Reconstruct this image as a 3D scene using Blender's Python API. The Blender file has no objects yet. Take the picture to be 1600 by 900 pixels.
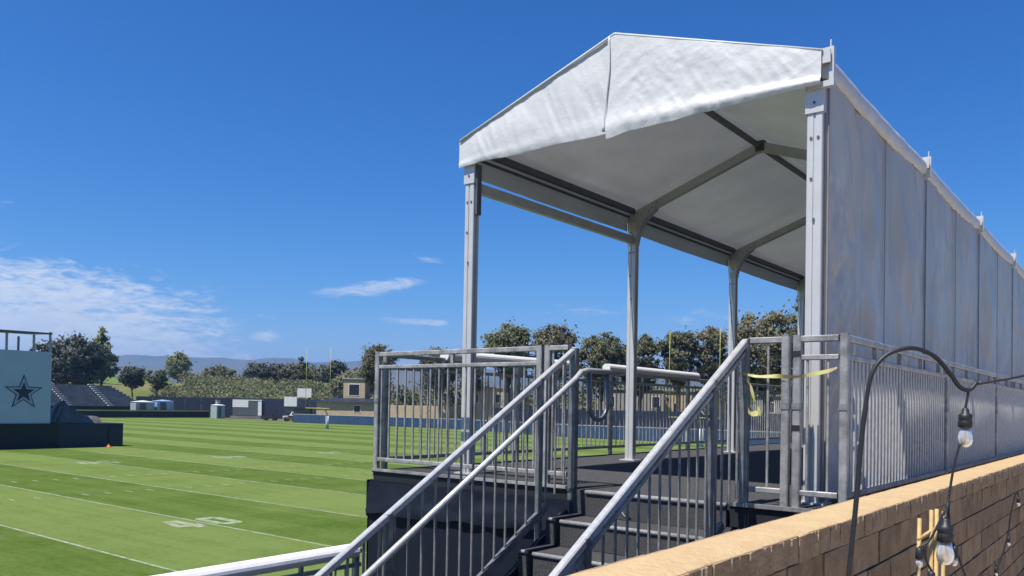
import bpy, bmesh, math, random
import numpy as np
from mathutils import Vector, Matrix, noise
R = math.radians
sc = bpy.context.scene
col = sc.collection

# ------------------------------------------------------------------ camera
CAM = Vector((1.8637, -5.675, 0.5894))
yaw, pitch, roll = 0.6698, 0.0173, 0.0181
fw = Vector((-math.sin(yaw), math.cos(yaw), 0)); rt = Vector((math.cos(yaw), math.sin(yaw), 0)); up = Vector((0, 0, 1))
fw2 = fw*math.cos(pitch) + up*math.sin(pitch); up2 = up*math.cos(pitch) - fw*math.sin(pitch)
rt3 = rt*math.cos(roll) + up2*math.sin(roll); up3 = up2*math.cos(roll) - rt*math.sin(roll)
cam = bpy.data.cameras.new('camera'); cam.sensor_width = 36; cam.lens = 36*1280.9/1600
cam.shift_y = (612.03-450)/1600; cam.clip_start = .05; cam.clip_end = 40000
co = bpy.data.objects.new('camera', cam); col.objects.link(co)
m = Matrix((rt3, up3, -fw2)).transposed().to_4x4(); m.translation = CAM; co.matrix_world = m
sc.camera = co

# ------------------------------------------------------------------ sun and sky
SUN = Vector((-.088, -.5, 1.0)).normalized()
elev = math.asin(SUN.z); azim = math.atan2(SUN.x, SUN.y)
sl = bpy.data.lights.new('sun', 'SUN'); sl.energy = 5.0; sl.angle = R(.53); sl.color = (1, .955, .89)
so = bpy.data.objects.new('sun', sl); col.objects.link(so); so.rotation_euler = (-SUN).to_track_quat('-Z', 'Y').to_euler()
so.location = (0, 0, 60)
world = bpy.data.worlds.new('World'); sc.world = world; world.use_nodes = True
wn = world.node_tree; wn.nodes.clear()
def N(nt, t, **kw):
    n = nt.nodes.new(t)
    for k, v in kw.items(): setattr(n, k, v)
    return n
def MATH(nt, op, a, b=None, c=None, clamp=False):
    n = nt.nodes.new('ShaderNodeMath'); n.operation = op; n.use_clamp = clamp
    for i, v in enumerate((a, b, c)):
        if v is None: continue
        if isinstance(v, (int, float)): n.inputs[i].default_value = v
        else: nt.links.new(v, n.inputs[i])
    return n.outputs[0]
def build_world():
    nt = wn; L = nt.links.new
    out = N(nt, 'ShaderNodeOutputWorld'); bg = N(nt, 'ShaderNodeBackground'); bg.inputs[1].default_value = .076
    sky = N(nt, 'ShaderNodeTexSky', sky_type='NISHITA', sun_disc=False, sun_elevation=elev, sun_rotation=azim % (2*math.pi))
    sky.altitude = 0; sky.air_density = 1.0; sky.dust_density = .25; sky.ozone_density = 10.0
    # clear deep-blue Californian sky: channel response of the camera applied to the whole dome
    sp0 = N(nt, 'ShaderNodeSeparateColor'); hsv = N(nt, 'ShaderNodeCombineColor'); L(sky.outputs[0], sp0.inputs[0])
    for i, (g_, k_) in enumerate(((2.1, 3.3), (1.34, 1.34), (1.05, 1.30))):
        L(MATH(nt, 'MULTIPLY', MATH(nt, 'POWER', MATH(nt, 'MULTIPLY', sp0.outputs[i], .11), g_), k_/.11), hsv.inputs[i])
    tc = N(nt, 'ShaderNodeTexCoord'); sep = N(nt, 'ShaderNodeSeparateXYZ'); L(tc.outputs['Generated'], sep.inputs[0])
    x, y, z = sep.outputs
    az = MATH(nt, 'MULTIPLY', MATH(nt, 'ARCTAN2', x, y), 180/math.pi)       # degrees, -Y axis to the left
    el = MATH(nt, 'MULTIPLY', MATH(nt, 'ARCSINE', z), 180/math.pi)
    def noise_of(sx, sy, scale, detail, rough, dist, off):
        cb = N(nt, 'ShaderNodeCombineXYZ'); L(MATH(nt, 'MULTIPLY', az, sx), cb.inputs[0]); L(MATH(nt, 'MULTIPLY', el, sy), cb.inputs[1])
        cb.inputs[2].default_value = off
        n = N(nt, 'ShaderNodeTexNoise'); n.inputs['Scale'].default_value = scale; n.inputs['Detail'].default_value = detail
        n.inputs['Roughness'].default_value = rough; n.inputs['Distortion'].default_value = dist
        L(cb.outputs[0], n.inputs['Vector']); return n.outputs[0]
    def ell(a0, e0, ra, re, tilt=0):
        da = MATH(nt, 'SUBTRACT', az, a0); de = MATH(nt, 'SUBTRACT', el, e0)
        if tilt:
            de = MATH(nt, 'SUBTRACT', de, MATH(nt, 'MULTIPLY', da, tilt))
        q = MATH(nt, 'ADD', MATH(nt, 'POWER', MATH(nt, 'ABSOLUTE', MATH(nt, 'DIVIDE', da, ra)), 2), MATH(nt, 'POWER', MATH(nt, 'ABSOLUTE', MATH(nt, 'DIVIDE', de, re)), 2))
        return MATH(nt, 'SUBTRACT', 1, q, clamp=True)
    def addup(lst):
        s = lst[0]
        for v in lst[1:]: s = MATH(nt, 'MAXIMUM', s, v)
        return s
    bank = addup([ell(-80, 5.2, 28, 4.9), ell(-69, 4.2, 16, 3.2, -.14), MATH(nt, 'MULTIPLY', ell(-77, 11.3, 9, 1.6, -.05), .62), MATH(nt, 'MULTIPLY', ell(-62.5, 6.7, 2.4, 1.5, -.4), .5)])
    nb = noise_of(.26, .85, 1.0, 6, .62, .7, 1.7)
    nfine = noise_of(.75, 2.6, 1.0, 6, .66, .4, 5.1)
    nn = MATH(nt, 'ADD', MATH(nt, 'MULTIPLY', nb, .52), MATH(nt, 'MULTIPLY', nfine, .48))
    cb_ = MATH(nt, 'ADD', nn, MATH(nt, 'MULTIPLY', MATH(nt, 'SUBTRACT', MATH(nt, 'POWER', bank, .5), 1), .62))
    mr = N(nt, 'ShaderNodeMapRange', interpolation_type='SMOOTHSTEP'); L(cb_, mr.inputs[0])
    mr.inputs[1].default_value = .20; mr.inputs[2].default_value = .46; mr.inputs[3].default_value = 0; mr.inputs[4].default_value = 1
    wisp = addup([ell(-48.2, 7.9, 5.2, .75, .16), MATH(nt, 'MULTIPLY', ell(-45.2, 5.7, 4.0, .35, -.03), 1), MATH(nt, 'MULTIPLY', ell(-44.5, 10.2, 1.7, .9, -.1), .5),
                  MATH(nt, 'MULTIPLY', ell(-33.5, 6.6, 5.5, .8, .02), .55), MATH(nt, 'MULTIPLY', ell(-25, 6.2, 6, .9, -.02), .5),
                  ell(-55.2, 4.35, 1.5, .5), ell(-59.0, 4.6, 1.4, .5)])
    nw = noise_of(.5, 2.0, 1.0, 6, .66, .8, 9.3)
    cw = MATH(nt, 'ADD', nw, MATH(nt, 'MULTIPLY', MATH(nt, 'SUBTRACT', MATH(nt, 'POWER', wisp, .6), 1), .6))
    mw = N(nt, 'ShaderNodeMapRange', interpolation_type='SMOOTHSTEP'); L(cw, mw.inputs[0])
    mw.inputs[1].default_value = .22; mw.inputs[2].default_value = .66
    dens = MATH(nt, 'MAXIMUM', MATH(nt, 'MULTIPLY', mr.outputs[0], .95), MATH(nt, 'MULTIPLY', mw.outputs[0], .78))
    mix = N(nt, 'ShaderNodeMix', data_type='RGBA'); L(dens, mix.inputs['Factor']); L(hsv.outputs[0], mix.inputs[6])
    cc = N(nt, 'ShaderNodeMix', data_type='RGBA'); L(nfine, cc.inputs['Factor'])
    cc.inputs[6].default_value = (5.0, 6.2, 8.0, 1); cc.inputs[7].default_value = (9.0, 9.2, 9.6, 1)
    L(cc.outputs[2], mix.inputs[7]); L(mix.outputs[2], bg.inputs[0]); L(bg.outputs[0], out.inputs[0])
build_world()
vs = sc.view_settings; sc.display_settings.display_device = 'sRGB'; vs.view_transform = 'Standard'; vs.look = 'None'; vs.exposure = .53; vs.gamma = 1
sc.render.engine = 'CYCLES'; sc.render.resolution_x = 1024; sc.render.resolution_y = 576
sc.cycles.max_bounces = 6; sc.cycles.diffuse_bounces = 3; sc.cycles.volume_bounces = 0; sc.cycles.transparent_max_bounces = 8
sc.cycles.caustics_reflective = False; sc.cycles.caustics_refractive = False

# ------------------------------------------------------------------ materials
MAT = {}
def pmat(name, color, rough=.6, metal=0, var=.0, vscale=4, bump=0, bscale=30, color2=None, spec=.5, trans=0, stretch=None, detail=5, objrand=0):
    """procedural principled material: colour varied by noise, noise bump, optional translucency"""
    mt = bpy.data.materials.new(name); mt.use_nodes = True; nt = mt.node_tree; L = nt.links.new
    b = nt.nodes['Principled BSDF']; b.inputs['Roughness'].default_value = rough; b.inputs['Metallic'].default_value = metal
    b.inputs['Specular IOR Level'].default_value = spec
    tc = N(nt, 'ShaderNodeNewGeometry'); vec = tc.outputs['Position']
    if stretch:
        mp = N(nt, 'ShaderNodeMapping'); mp.inputs['Scale'].default_value = stretch; L(vec, mp.inputs[0]); vec = mp.outputs[0]
    n = N(nt, 'ShaderNodeTexNoise'); n.inputs['Scale'].default_value = vscale; n.inputs['Detail'].default_value = detail; n.inputs['Roughness'].default_value = .62; L(vec, n.inputs['Vector'])
    mx = N(nt, 'ShaderNodeMix', data_type='RGBA')
    c2 = color2 or tuple(max(0, c*(1-var)) for c in color); c1 = color if color2 else tuple(min(1, c*(1+var)) for c in color)
    mx.inputs[6].default_value = (*c1, 1); mx.inputs[7].default_value = (*c2, 1)
    mr = N(nt, 'ShaderNodeMapRange'); L(n.outputs[0], mr.inputs[0]); mr.inputs[1].default_value = .33; mr.inputs[2].default_value = .67; L(mr.outputs[0], mx.inputs['Factor'])
    src = mx.outputs[2]
    if objrand:
        oi = N(nt, 'ShaderNodeObjectInfo'); hv = N(nt, 'ShaderNodeHueSaturation')
        L(MATH(nt, 'MULTIPLY_ADD', oi.outputs['Random'], objrand*2, 1-objrand), hv.inputs['Value']); L(src, hv.inputs['Color']); src = hv.outputs[0]
    L(src, b.inputs['Base Color'])
    if bump:
        nb = N(nt, 'ShaderNodeTexNoise'); nb.inputs['Scale'].default_value = bscale; nb.inputs['Detail'].default_value = 6; L(vec, nb.inputs['Vector'])
        bp = N(nt, 'ShaderNodeBump'); bp.inputs['Strength'].default_value = bump; bp.inputs['Distance'].default_value = .02; L(nb.outputs[0], bp.inputs['Height']); L(bp.outputs[0], b.inputs['Normal'])
    if trans:
        tr = N(nt, 'ShaderNodeBsdfTranslucent'); L(src, tr.inputs['Color']); ms = N(nt, 'ShaderNodeMixShader'); ms.inputs[0].default_value = trans
        L(b.outputs[0], ms.inputs[1]); L(tr.outputs[0], ms.inputs[2]); L(ms.outputs[0], nt.nodes['Material Output'].inputs['Surface'])
    MAT[name] = mt; return mt
pmat('alum', (.56, .55, .535), .42, .25, .06, 6, .05, 60)
pmat('alum_dull', (.46, .46, .46), .5, .3, .1, 6, .05, 60)
pmat('galv_post', (.17, .17, .168), .42, .3, .3, 14, .10, 90)
pmat('galv', (.32, .31, .295), .42, .3, .38, 9, .12, 90)
pmat('galv_round', (.50, .49, .47), .36, .3, .14, 22, .10, 90)
pmat('galv_dark', (.24, .235, .225), .42, .3, .25, 22, .10, 90)
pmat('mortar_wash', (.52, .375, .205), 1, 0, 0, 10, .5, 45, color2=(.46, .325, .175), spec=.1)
pmat('dark_steel', (.10, .105, .115), .5, .3, .15, 12)
pmat('bolt_steel', (.16, .15, .12), .5, .5, .2, 60)
pmat('vinyl_white', (.63, .63, .62), .5, 0, .03, 3, .18, 26, trans=.09)
pmat('vinyl_roof', (.54, .54, .53), .34, 0, .10, 1.3, .12, 4, trans=.09)
pmat('vinyl_wall', (.56, .52, .49), .22, 0, .10, 2.0, .5, 6, trans=.35, stretch=(1, 1, .30), spec=.42)
pmat('vinyl_seam', (.22, .20, .19), .5, 0, .1, 4)
pmat('vinyl_roll', (.50, .50, .50), .4, 0, .1, 5, .2, 14)
pmat('rubber', (.015, .015, .017), .5, 0, .2, 20)
pmat('carpet', (.090, .089, .090), .95, 0, .45, 85, .8, 260, spec=.1)
pmat('carpet_glint', (.26, .26, .26), .9, 0, .25, 60, .5, 200, spec=.1)  # paler carpet for step edges: the sun highlight is put into the colour
pmat('navy_skirt', (.0075, .011, .020), .65, 0, .22, 3, .30, 8, spec=.2, stretch=(1, 1, .5))
pmat('navy_flat', (.012, .018, .040), .6, 0, .2, 1.2, .1, 6)
pmat('black_flat', (.010, .011, .014), .7, 0, .2, 2)
pmat('white_cover', (.72, .72, .71), .45, 0, .05, 9, .1, 20)
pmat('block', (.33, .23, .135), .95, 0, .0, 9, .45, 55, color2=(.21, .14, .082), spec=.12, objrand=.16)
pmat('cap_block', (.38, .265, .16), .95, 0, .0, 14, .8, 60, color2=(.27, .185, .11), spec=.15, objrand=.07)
pmat('mortar', (.12, .085, .055), 1, 0, .2, 18, .8, 60, spec=.1)
pmat('drip', (.50, .40, .27), 1, 0, .2, 30, .6, 60, spec=.1)
pmat('dark_path', (.060, .058, .055), .95, 0, .2, 3, .4, 50)
pmat('path_concrete', (.40, .345, .28), .95, 0, .1, 2, .3, 30)
pmat('concrete', (.46, .44, .41), .9, 0, .14, 3, .3, 40)
pmat('stand_concrete', (.17, .165, .16), .9, 0, .25, .5, .2, 10)
pmat('bamboo', (.42, .29, .11), .6, 0, .18, 25, .1, 60)
pmat('tape_yellow', (.42, .47, .10), .5, 0, .35, 16, color2=(.55, .42, .24), trans=.2)
pmat('bark', (.10, .075, .055), .95, 0, .3, 3, .5, 12)
pmat('leaf_olive', (.20, .200, .092), .6, 0, 0, .8, 0, color2=(.088, .098, .040), trans=.35, objrand=.12)
pmat('leaf_brown', (.215, .182, .098), .6, 0, 0, .8, 0, color2=(.095, .098, .044), trans=.32, objrand=.1)
pmat('leaf_dark', (.075, .085, .048), .6, 0, 0, .5, 0, color2=(.028, .036, .024), trans=.2, objrand=.1)
pmat('leaf_green', (.31, .34, .15), .6, 0, 0, .5, 0, color2=(.14, .175, .065), trans=.35, objrand=.12)
pmat('reed', (.25, .255, .125), .8, 0, 0, .12, 0, color2=(.15, .17, .072), trans=.3)
def leafy(name):
    # leaf faces take part of their normal from the crown's own surface, so a crown shades as a mass
    nt = MAT[name].node_tree; L = nt.links.new; tc = N(nt, 'ShaderNodeTexCoord'); g = N(nt, 'ShaderNodeNewGeometry')
    def vm(op, a, b_=None, sc_=None):
        n = N(nt, 'ShaderNodeVectorMath', operation=op); L(a, n.inputs[0])
        if b_ is not None: L(b_, n.inputs[1])
        if sc_ is not None: n.inputs['Scale'].default_value = sc_
        return n.outputs[0]
    o_ = vm('NORMALIZE', tc.outputs['Object']); nn = vm('NORMALIZE', vm('ADD', vm('SCALE', o_, None, 1.0), vm('SCALE', g.outputs['Normal'], None, .75)))
    for n in nt.nodes:
        if n.type in ('BSDF_PRINCIPLED',): L(nn, n.inputs['Normal'])
pmat('leaf_under', (.20, .20, .095), .6, 0, 0, .8, 0, color2=(.09, .10, .042), trans=.35)
for nm in ('leaf_olive', 'leaf_brown', 'leaf_dark', 'leaf_green'): leafy(nm)
pmat('tan_wall', (.47, .36, .22), .9, 0, .08, 1.2, .2, 20)
pmat('grey_wall', (.30, .28, .25), .9, 0, .12, 1, .2, 20)
pmat('blue_pad', (.024, .052, .115), .55, 0, .12, 1.5, .1, 6, objrand=.08)
pmat('panel_blue', (.36, .44, .52), .55, 0, .05, .7)
pmat('star_navy', (.012, .022, .060), .5, 0, .1, 1)
pmat('star_grey', (.30, .36, .43), .5, 0, .08, 2)
pmat('tarp', (.105, .095, .082), .5, 0, .3, 1.4, .5, 4)
pmat('white_paint', (.62, .62, .60), .5, 0, .06, 2)
pmat('yellow_paint', (.36, .36, .08), .5, 0, .08, 3)
pmat('yellow_dull', (.45, .33, .10), .6, 0, .15, 3)
pmat('orange', (.75, .20, .05), .5, 0, .1, 8)
pmat('portable_blue', (.10, .22, .42), .5, 0, .3, 1.2, color2=(.35, .45, .55))
pmat('shed_grey', (.30, .34, .35), .6, 0, .1, 1)
pmat('dark_glass', (.01, .013, .018), .12, 0, .1, 3)
pmat('car_dark', (.025, .025, .028), .3, 0, .1, 3)
pmat('car_white', (.70, .70, .69), .3, 0, .04, 3)
pmat('car_brown', (.10, .06, .035), .4, 0, .1, 3)
pmat('tyre', (.012, .012, .012), .8, 0, .2, 9)
pmat('roof_navy', (.015, .022, .042), .5, 0, .2, 2)
pmat('hill', (.13, .115, .075), 1, 0, 0, .0022, 0, color2=(.070, .072, .045), spec=.05, detail=9)
pmat('bank_soil', (.20, .155, .085), 1, 0, 0, .06, .3, 1.5, color2=(.10, .13, .035), spec=.05)
pmat('meadow', (.12, .17, .045), 1, 0, .15, .05, spec=.05)
pmat('ground_dry', (.17, .15, .085), 1, 0, 0, .012, .3, 1, color2=(.10, .12, .045), spec=.05, detail=8)

def glass_mat():
    mt = bpy.data.materials.new('bulb_glass'); mt.use_nodes = True; nt = mt.node_tree
    b = nt.nodes['Principled BSDF']; b.inputs['Roughness'].default_value = .22; b.inputs['Transmission Weight'].default_value = .72; b.inputs['IOR'].default_value = 1.45
    tc = N(nt, 'ShaderNodeNewGeometry'); n = N(nt, 'ShaderNodeTexNoise'); n.inputs['Scale'].default_value = 40; nt.links.new(tc.outputs['Position'], n.inputs['Vector'])
    mx = N(nt, 'ShaderNodeMix', data_type='RGBA'); mx.inputs[6].default_value = (1, .93, .80, 1); mx.inputs[7].default_value = (.93, .86, .74, 1)
    nt.links.new(n.outputs[0], mx.inputs['Factor']); nt.links.new(mx.outputs[2], b.inputs['Base Color']); MAT['bulb_glass'] = mt
glass_mat()

def grass_mat():
    mt = bpy.data.materials.new('turf'); mt.use_nodes = True; nt = mt.node_tree; L = nt.links.new
    b = nt.nodes['Principled BSDF']; b.inputs['Roughness'].default_value = .85; b.inputs['Specular IOR Level'].default_value = .04
    g = N(nt, 'ShaderNodeNewGeometry'); sp = N(nt, 'ShaderNodeSeparateXYZ'); L(g.outputs['Position'], sp.inputs[0])
    def nz(scale, stretch, detail=6, rough=.6):
        mp = N(nt, 'ShaderNodeMapping'); mp.inputs['Scale'].default_value = stretch; L(g.outputs['Position'], mp.inputs[0])
        n = N(nt, 'ShaderNodeTexNoise'); n.inputs['Scale'].default_value = scale; n.inputs['Detail'].default_value = detail; n.inputs['Roughness'].default_value = rough; L(mp.outputs[0], n.inputs['Vector']); return n.outputs[0]
    wob = nz(.9, (.5, 1, 1), 4)
    yy = MATH(nt, 'ADD', sp.outputs[1], MATH(nt, 'MULTIPLY', MATH(nt, 'SUBTRACT', wob, .5), .9))
    fr = MATH(nt, 'FRACT', MATH(nt, 'DIVIDE', MATH(nt, 'SUBTRACT', yy, 4.4), 9.1))
    tri = MATH(nt, 'PINGPONG', MATH(nt, 'SUBTRACT', fr, .25), .5)        # 0 in mid of light band, .5 in mid of dark band
    band = N(nt, 'ShaderNodeMapRange', interpolation_type='SMOOTHSTEP'); L(tri, band.inputs[0]); band.inputs[1].default_value = .225; band.inputs[2].default_value = .275
    # cross mowing passes, weaker
    fx = MATH(nt, 'PINGPONG', MATH(nt, 'DIVIDE', sp.outputs[0], 3.4), .5)
    cross = N(nt, 'ShaderNodeMapRange', interpolation_type='SMOOTHSTEP'); L(fx, cross.inputs[0]); cross.inputs[1].default_value = .2; cross.inputs[2].default_value = .3
    patch = nz(.16, (1, .6, 1), 6); fine = nz(7.0, (1, 1, 1), 6, .75); mid = nz(1.3, (.35, 1.3, 1), 6, .7)
    f = MATH(nt, 'ADD', MATH(nt, 'MULTIPLY', band.outputs[0], .55), MATH(nt, 'MULTIPLY', cross.outputs[0], .10))
    f = MATH(nt, 'ADD', f, MATH(nt, 'MULTIPLY', MATH(nt, 'SUBTRACT', patch, .5), .9))
    f = MATH(nt, 'ADD', f, MATH(nt, 'MULTIPLY', MATH(nt, 'SUBTRACT', mid, .45), .85))
    streak = nz(1.0, (.07, 1.9, 1), 5, .65); f = MATH(nt, 'ADD', f, MATH(nt, 'MULTIPLY', MATH(nt, 'SUBTRACT', streak, .5), .9))
    f = MATH(nt, 'ADD', f, MATH(nt, 'MULTIPLY', MATH(nt, 'SUBTRACT', fine, .5), 1.5), clamp=True)
    mx = N(nt, 'ShaderNodeMix', data_type='RGBA'); L(f, mx.inputs['Factor']); mx.inputs[6].default_value = (.150, .200, .054, 1); mx.inputs[7].default_value = (.062, .106, .012, 1)
    L(mx.outputs[2], b.inputs['Base Color'])
    bp = N(nt, 'ShaderNodeBump'); bp.inputs['Strength'].default_value = .6; bp.inputs['Distance'].default_value = .05; L(nz(22, (1, 1, 1), 5, .8), bp.inputs['Height']); L(bp.outputs[0], b.inputs['Normal'])
    MAT['turf'] = mt
    # faded field paint: white over grass, worn away in patches
    mt = bpy.data.materials.new('field_paint'); mt.use_nodes = True; nt = mt.node_tree; L = nt.links.new
    b = nt.nodes['Principled BSDF']; b.inputs['Roughness'].default_value = .9
    g = N(nt, 'ShaderNodeNewGeometry'); n = N(nt, 'ShaderNodeTexNoise'); n.inputs['Scale'].default_value = 3.0; n.inputs['Detail'].default_value = 8; n.inputs['Roughness'].default_value = .75; L(g.outputs['Position'], n.inputs['Vector'])
    mr = N(nt, 'ShaderNodeMapRange'); L(n.outputs[0], mr.inputs[0]); mr.inputs[1].default_value = .36; mr.inputs[2].default_value = .62
    mx = N(nt, 'ShaderNodeMix', data_type='RGBA'); L(mr.outputs[0], mx.inputs['Factor']); mx.inputs[6].default_value = (.120, .165, .05, 1); mx.inputs[7].default_value = (.33, .36, .25, 1)
    L(mx.outputs[2], b.inputs['Base Color']); MAT['field_paint'] = mt
grass_mat()

# ------------------------------------------------------------------ mesh helpers
WL = {}          # world origin of each object that has children
def link(o, parent=None, loc=(0, 0, 0)):
    col.objects.link(o); o.location = loc
    if parent: o.parent = parent
    base = WL.get(parent.name, Vector()) if parent else Vector()
    WL[o.name] = base + Vector(loc); return o
def tag(o, label=None, cat=None, group=None, kind=None):
    for k, v in (('label', label), ('category', cat), ('group', group), ('kind', kind)):
        if v: o[k] = v
    return o
def thing(name, label, cat, loc, group=None):
    o = bpy.data.objects.new(name, None); o.empty_display_size = .2; link(o, None, loc); return tag(o, label, cat, group)
class MB:
    def __init__(s): s.v = []; s.f = []
    def add(s, vs, fs):
        n = len(s.v); s.v += [Vector(v) for v in vs]; s.f += [tuple(i+n for i in f) for f in fs]; return s
    def box(s, x0, x1, y0, y1, z0, z1):
        return s.add([(x0,y0,z0),(x1,y0,z0),(x1,y1,z0),(x0,y1,z0),(x0,y0,z1),(x1,y0,z1),(x1,y1,z1),(x0,y1,z1)],
                     [(3,2,1,0),(4,5,6,7),(0,1,5,4),(1,2,6,5),(2,3,7,6),(3,0,4,7)])
    def prism(s, prof, a, b, ux, uy):
        """profile [(p,q)] in axes ux,uy swept from a to b"""
        a, b, ux, uy = map(Vector, (a, b, ux, uy)); n = len(prof)
        vs = [a+ux*p+uy*q for p, q in prof] + [b+ux*p+uy*q for p, q in prof]
        return s.add(vs, [tuple(range(n-1, -1, -1)), tuple(range(n, 2*n))] + [(i, (i+1) % n, (i+1) % n+n, i+n) for i in range(n)])
    def bar(s, p, q, w, h, upv=(0, 0, 1), c=0):
        p, q = Vector(p), Vector(q); d = (q-p).normalized(); side = d.cross(Vector(upv)).normalized(); u_ = side.cross(d).normalized()
        w, h = w/2, h/2
        if c: prof = [(-w+c,-h),(w-c,-h),(w,-h+c),(w,h-c),(w-c,h),(-w+c,h),(-w,h-c),(-w,-h+c)]
        else: prof = [(-w,-h),(w,-h),(w,h),(-w,h)]
        return s.prism(prof, p, q, side, u_)
    def tube(s, pts, r, n=10, caps=True):
        pts = [Vector(p) for p in pts]; rs = r if isinstance(r, (list, tuple)) else [r]*len(pts); rings = []; base = len(s.v); ref = None
        for i, p in enumerate(pts):
            d = ((pts[min(i+1, len(pts)-1)]-pts[max(i-1, 0)])).normalized()
            if ref is None: ref = Vector((0, 0, 1)) if abs(d.z) < .9 else Vector((1, 0, 0))
            a = (ref - d*ref.dot(d)).normalized(); ref = a; b_ = d.cross(a)
            for k in range(n):
                t = 2*math.pi*k/n; s.v.append(p+(a*math.cos(t)+b_*math.sin(t))*rs[i])
        for i in range(len(pts)-1):
            for k in range(n):
                k2 = (k+1) % n; s.f.append((base+i*n+k, base+i*n+k2, base+(i+1)*n+k2, base+(i+1)*n+k))
        if caps:
            s.f.append(tuple(base+k for k in range(n-1, -1, -1))); s.f.append(tuple(base+(len(pts)-1)*n+k for k in range(n)))
        return s
    def lathe(s, c, prof, n=14, axis=(0, 0, 1)):
        c = Vector(c); base = len(s.v); m_ = len(prof)
        for r, z in prof:
            for k in range(n):
                t = 2*math.pi*k/n; s.v.append(c+Vector((r*math.cos(t), r*math.sin(t), z)))
        for i in range(m_-1):
            for k in range(n):
                k2 = (k+1) % n; s.f.append((base+i*n+k, base+i*n+k2, base+(i+1)*n+k2, base+(i+1)*n+k))
        s.f.append(tuple(base+k for k in range(n-1, -1, -1))); s.f.append(tuple(base+(m_-1)*n+k for k in range(n))); return s
    def grid(s, fn, nu, nv):
        base = len(s.v)
        for j in range(nv+1):
            for i in range(nu+1): s.v.append(Vector(fn(i/nu, j/nv)))
        for j in range(nv):
            for i in range(nu):
                a = base+j*(nu+1)+i; s.f.append((a, a+1, a+nu+2, a+nu+1))
        return s
    def mesh(s, name, mat, off=(0, 0, 0), smooth=False):
        me = bpy.data.meshes.new(name); o = Vector(off); me.from_pydata([v-o for v in s.v], [], s.f); me.materials.append(MAT[mat])
        if smooth: me.polygons.foreach_set('use_smooth', [True]*len(me.polygons))
        me.update(); return me
    def build(s, name, mat, parent=None, smooth=False):
        off = WL.get(parent.name, Vector()) if parent else Vector()
        return link(bpy.data.objects.new(name, s.mesh(name, mat, off, smooth)), parent)
    def single(s, name, mat, label, cat, loc, group=None, smooth=False):
        o = link(bpy.data.objects.new(name, s.mesh(name, mat, loc, smooth)), None, loc); return tag(o, label, cat, group)
def struct(name, mb, mat, smooth=False): return tag(mb.build(name, mat, None, smooth), kind='structure')
def piece(name, me, parent, pos, rot=None):
    o = bpy.data.objects.new(name, me); link(o, parent, Vector(pos)-WL[parent.name])
    if rot: o.rotation_euler = rot
    return o
def fbm(x, y, z, o=4): return noise.fractal(Vector((x, y, z)), .9, 2.1, o)
def bez(pts, n=8):
    """smooth curve through points (catmull-rom)"""
    P = [Vector(p) for p in pts]; P = [P[0]*2-P[1]] + P + [P[-1]*2-P[-2]]; out = []
    for i in range(1, len(P)-2):
        for k in range(n):
            t = k/n; a, b, c, d = P[i-1], P[i], P[i+1], P[i+2]
            out.append(.5*((2*b)+(c-a)*t+(2*a-5*b+4*c-d)*t*t+(3*b-a-3*c+d)*t**3))
    out.append(P[-2]); return out

# ------------------------------------------------------------------ ground, field, hills
FZ = -3.35
struct('ground', MB().add([(-7400, -3900, FZ-.03), (3900, -3900, FZ-.03), (3900, 7400, FZ-.03), (-7400, 7400, FZ-.03)], [(0, 1, 2, 3)]), 'ground_dry')
field = struct('football_field', MB().add([(-167.5, -60, FZ), (-6.0, -60, FZ), (-6.0, 81.8, FZ), (-57, 82.2, FZ), (-87, 93.3, FZ), (-107, 93.7, FZ), (-129, 92.0, FZ), (-150, 95.0, FZ), (-167.5, 97, FZ)], [tuple(range(9))]), 'turf')
PZ = FZ+.004
def rect(mb, x0, x1, y0, y1): mb.add([(x0, y0, PZ), (x1, y0, PZ), (x1, y1, PZ), (x0, y1, PZ)], [(0, 1, 2, 3)])
YL = [4.4+4.557*k for k in range(-3, 14)]
for i, y in enumerate(YL):
    mb = MB(); rect(mb, -60.4, -11.6, y-.048, y+.048); mb.build('yard_line', 'field_paint', field)
hm = MB(); rect(hm, -.32, .32, -.055, .055)
hme = hm.mesh('hash_mark', 'field_paint', (0, 0, 0))
for y in YL[:-1]:
    for k in range(1, 5):
        for x in (-32.6, -39.7): piece('hash_mark', hme, field, (x, y+k*4.557/5, 0))
DIG = {'0': [[(.0,.25),(.0,1.58),(.42,1.44),(.42,.39)], [(.80,.39),(.80,1.44),(1.22,1.58),(1.22,.25)], [(0.02,1.6),(.25,1.83),(.97,1.83),(1.2,1.6),(.79,1.46),(.43,1.46)], [(.25,0),(.02,.23),(.43,.37),(.79,.37),(1.2,.23),(.97,0)]],
       '4': [[(.62,0),(.62,1.83),(1.02,1.83),(1.02,0)], [(0,.36),(0,.76),(.61,.76),(.61,.36)], [(0,.77),(.36,1.83),(.61,1.83),(.40,.77)], [(1.03,.36),(1.03,.76),(1.22,.76),(1.22,.36)]],
       '5': [[(0,1.55),(0,1.83),(1.22,1.83),(1.22,1.55)], [(0,.86),(0,1.54),(.28,1.54),(.28,.86)], [(.29,.86),(.29,1.12),(.97,1.12),(1.2,.9),(.92,.86)], [(.94,.33),(.94,.84),(1.22,.84),(1.22,.25)], [(0,.0),(0,.29),(.92,.29),(1.2,.23),(.97,0)]],
       '3': [[(0,1.55),(0,1.83),(.97,1.83),(1.2,1.6),(.92,1.55)], [(.94,1.06),(.94,1.53),(1.22,1.57),(1.22,1.06)], [(.2,.79),(.2,1.04),(1.2,1.04),(1.05,.91),(1.2,.79)], [(.94,.33),(.94,.77),(1.22,.77),(1.22,.25)], [(0,0),(0,.29),(.92,.29),(1.2,.23),(.97,0)]]}
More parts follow.
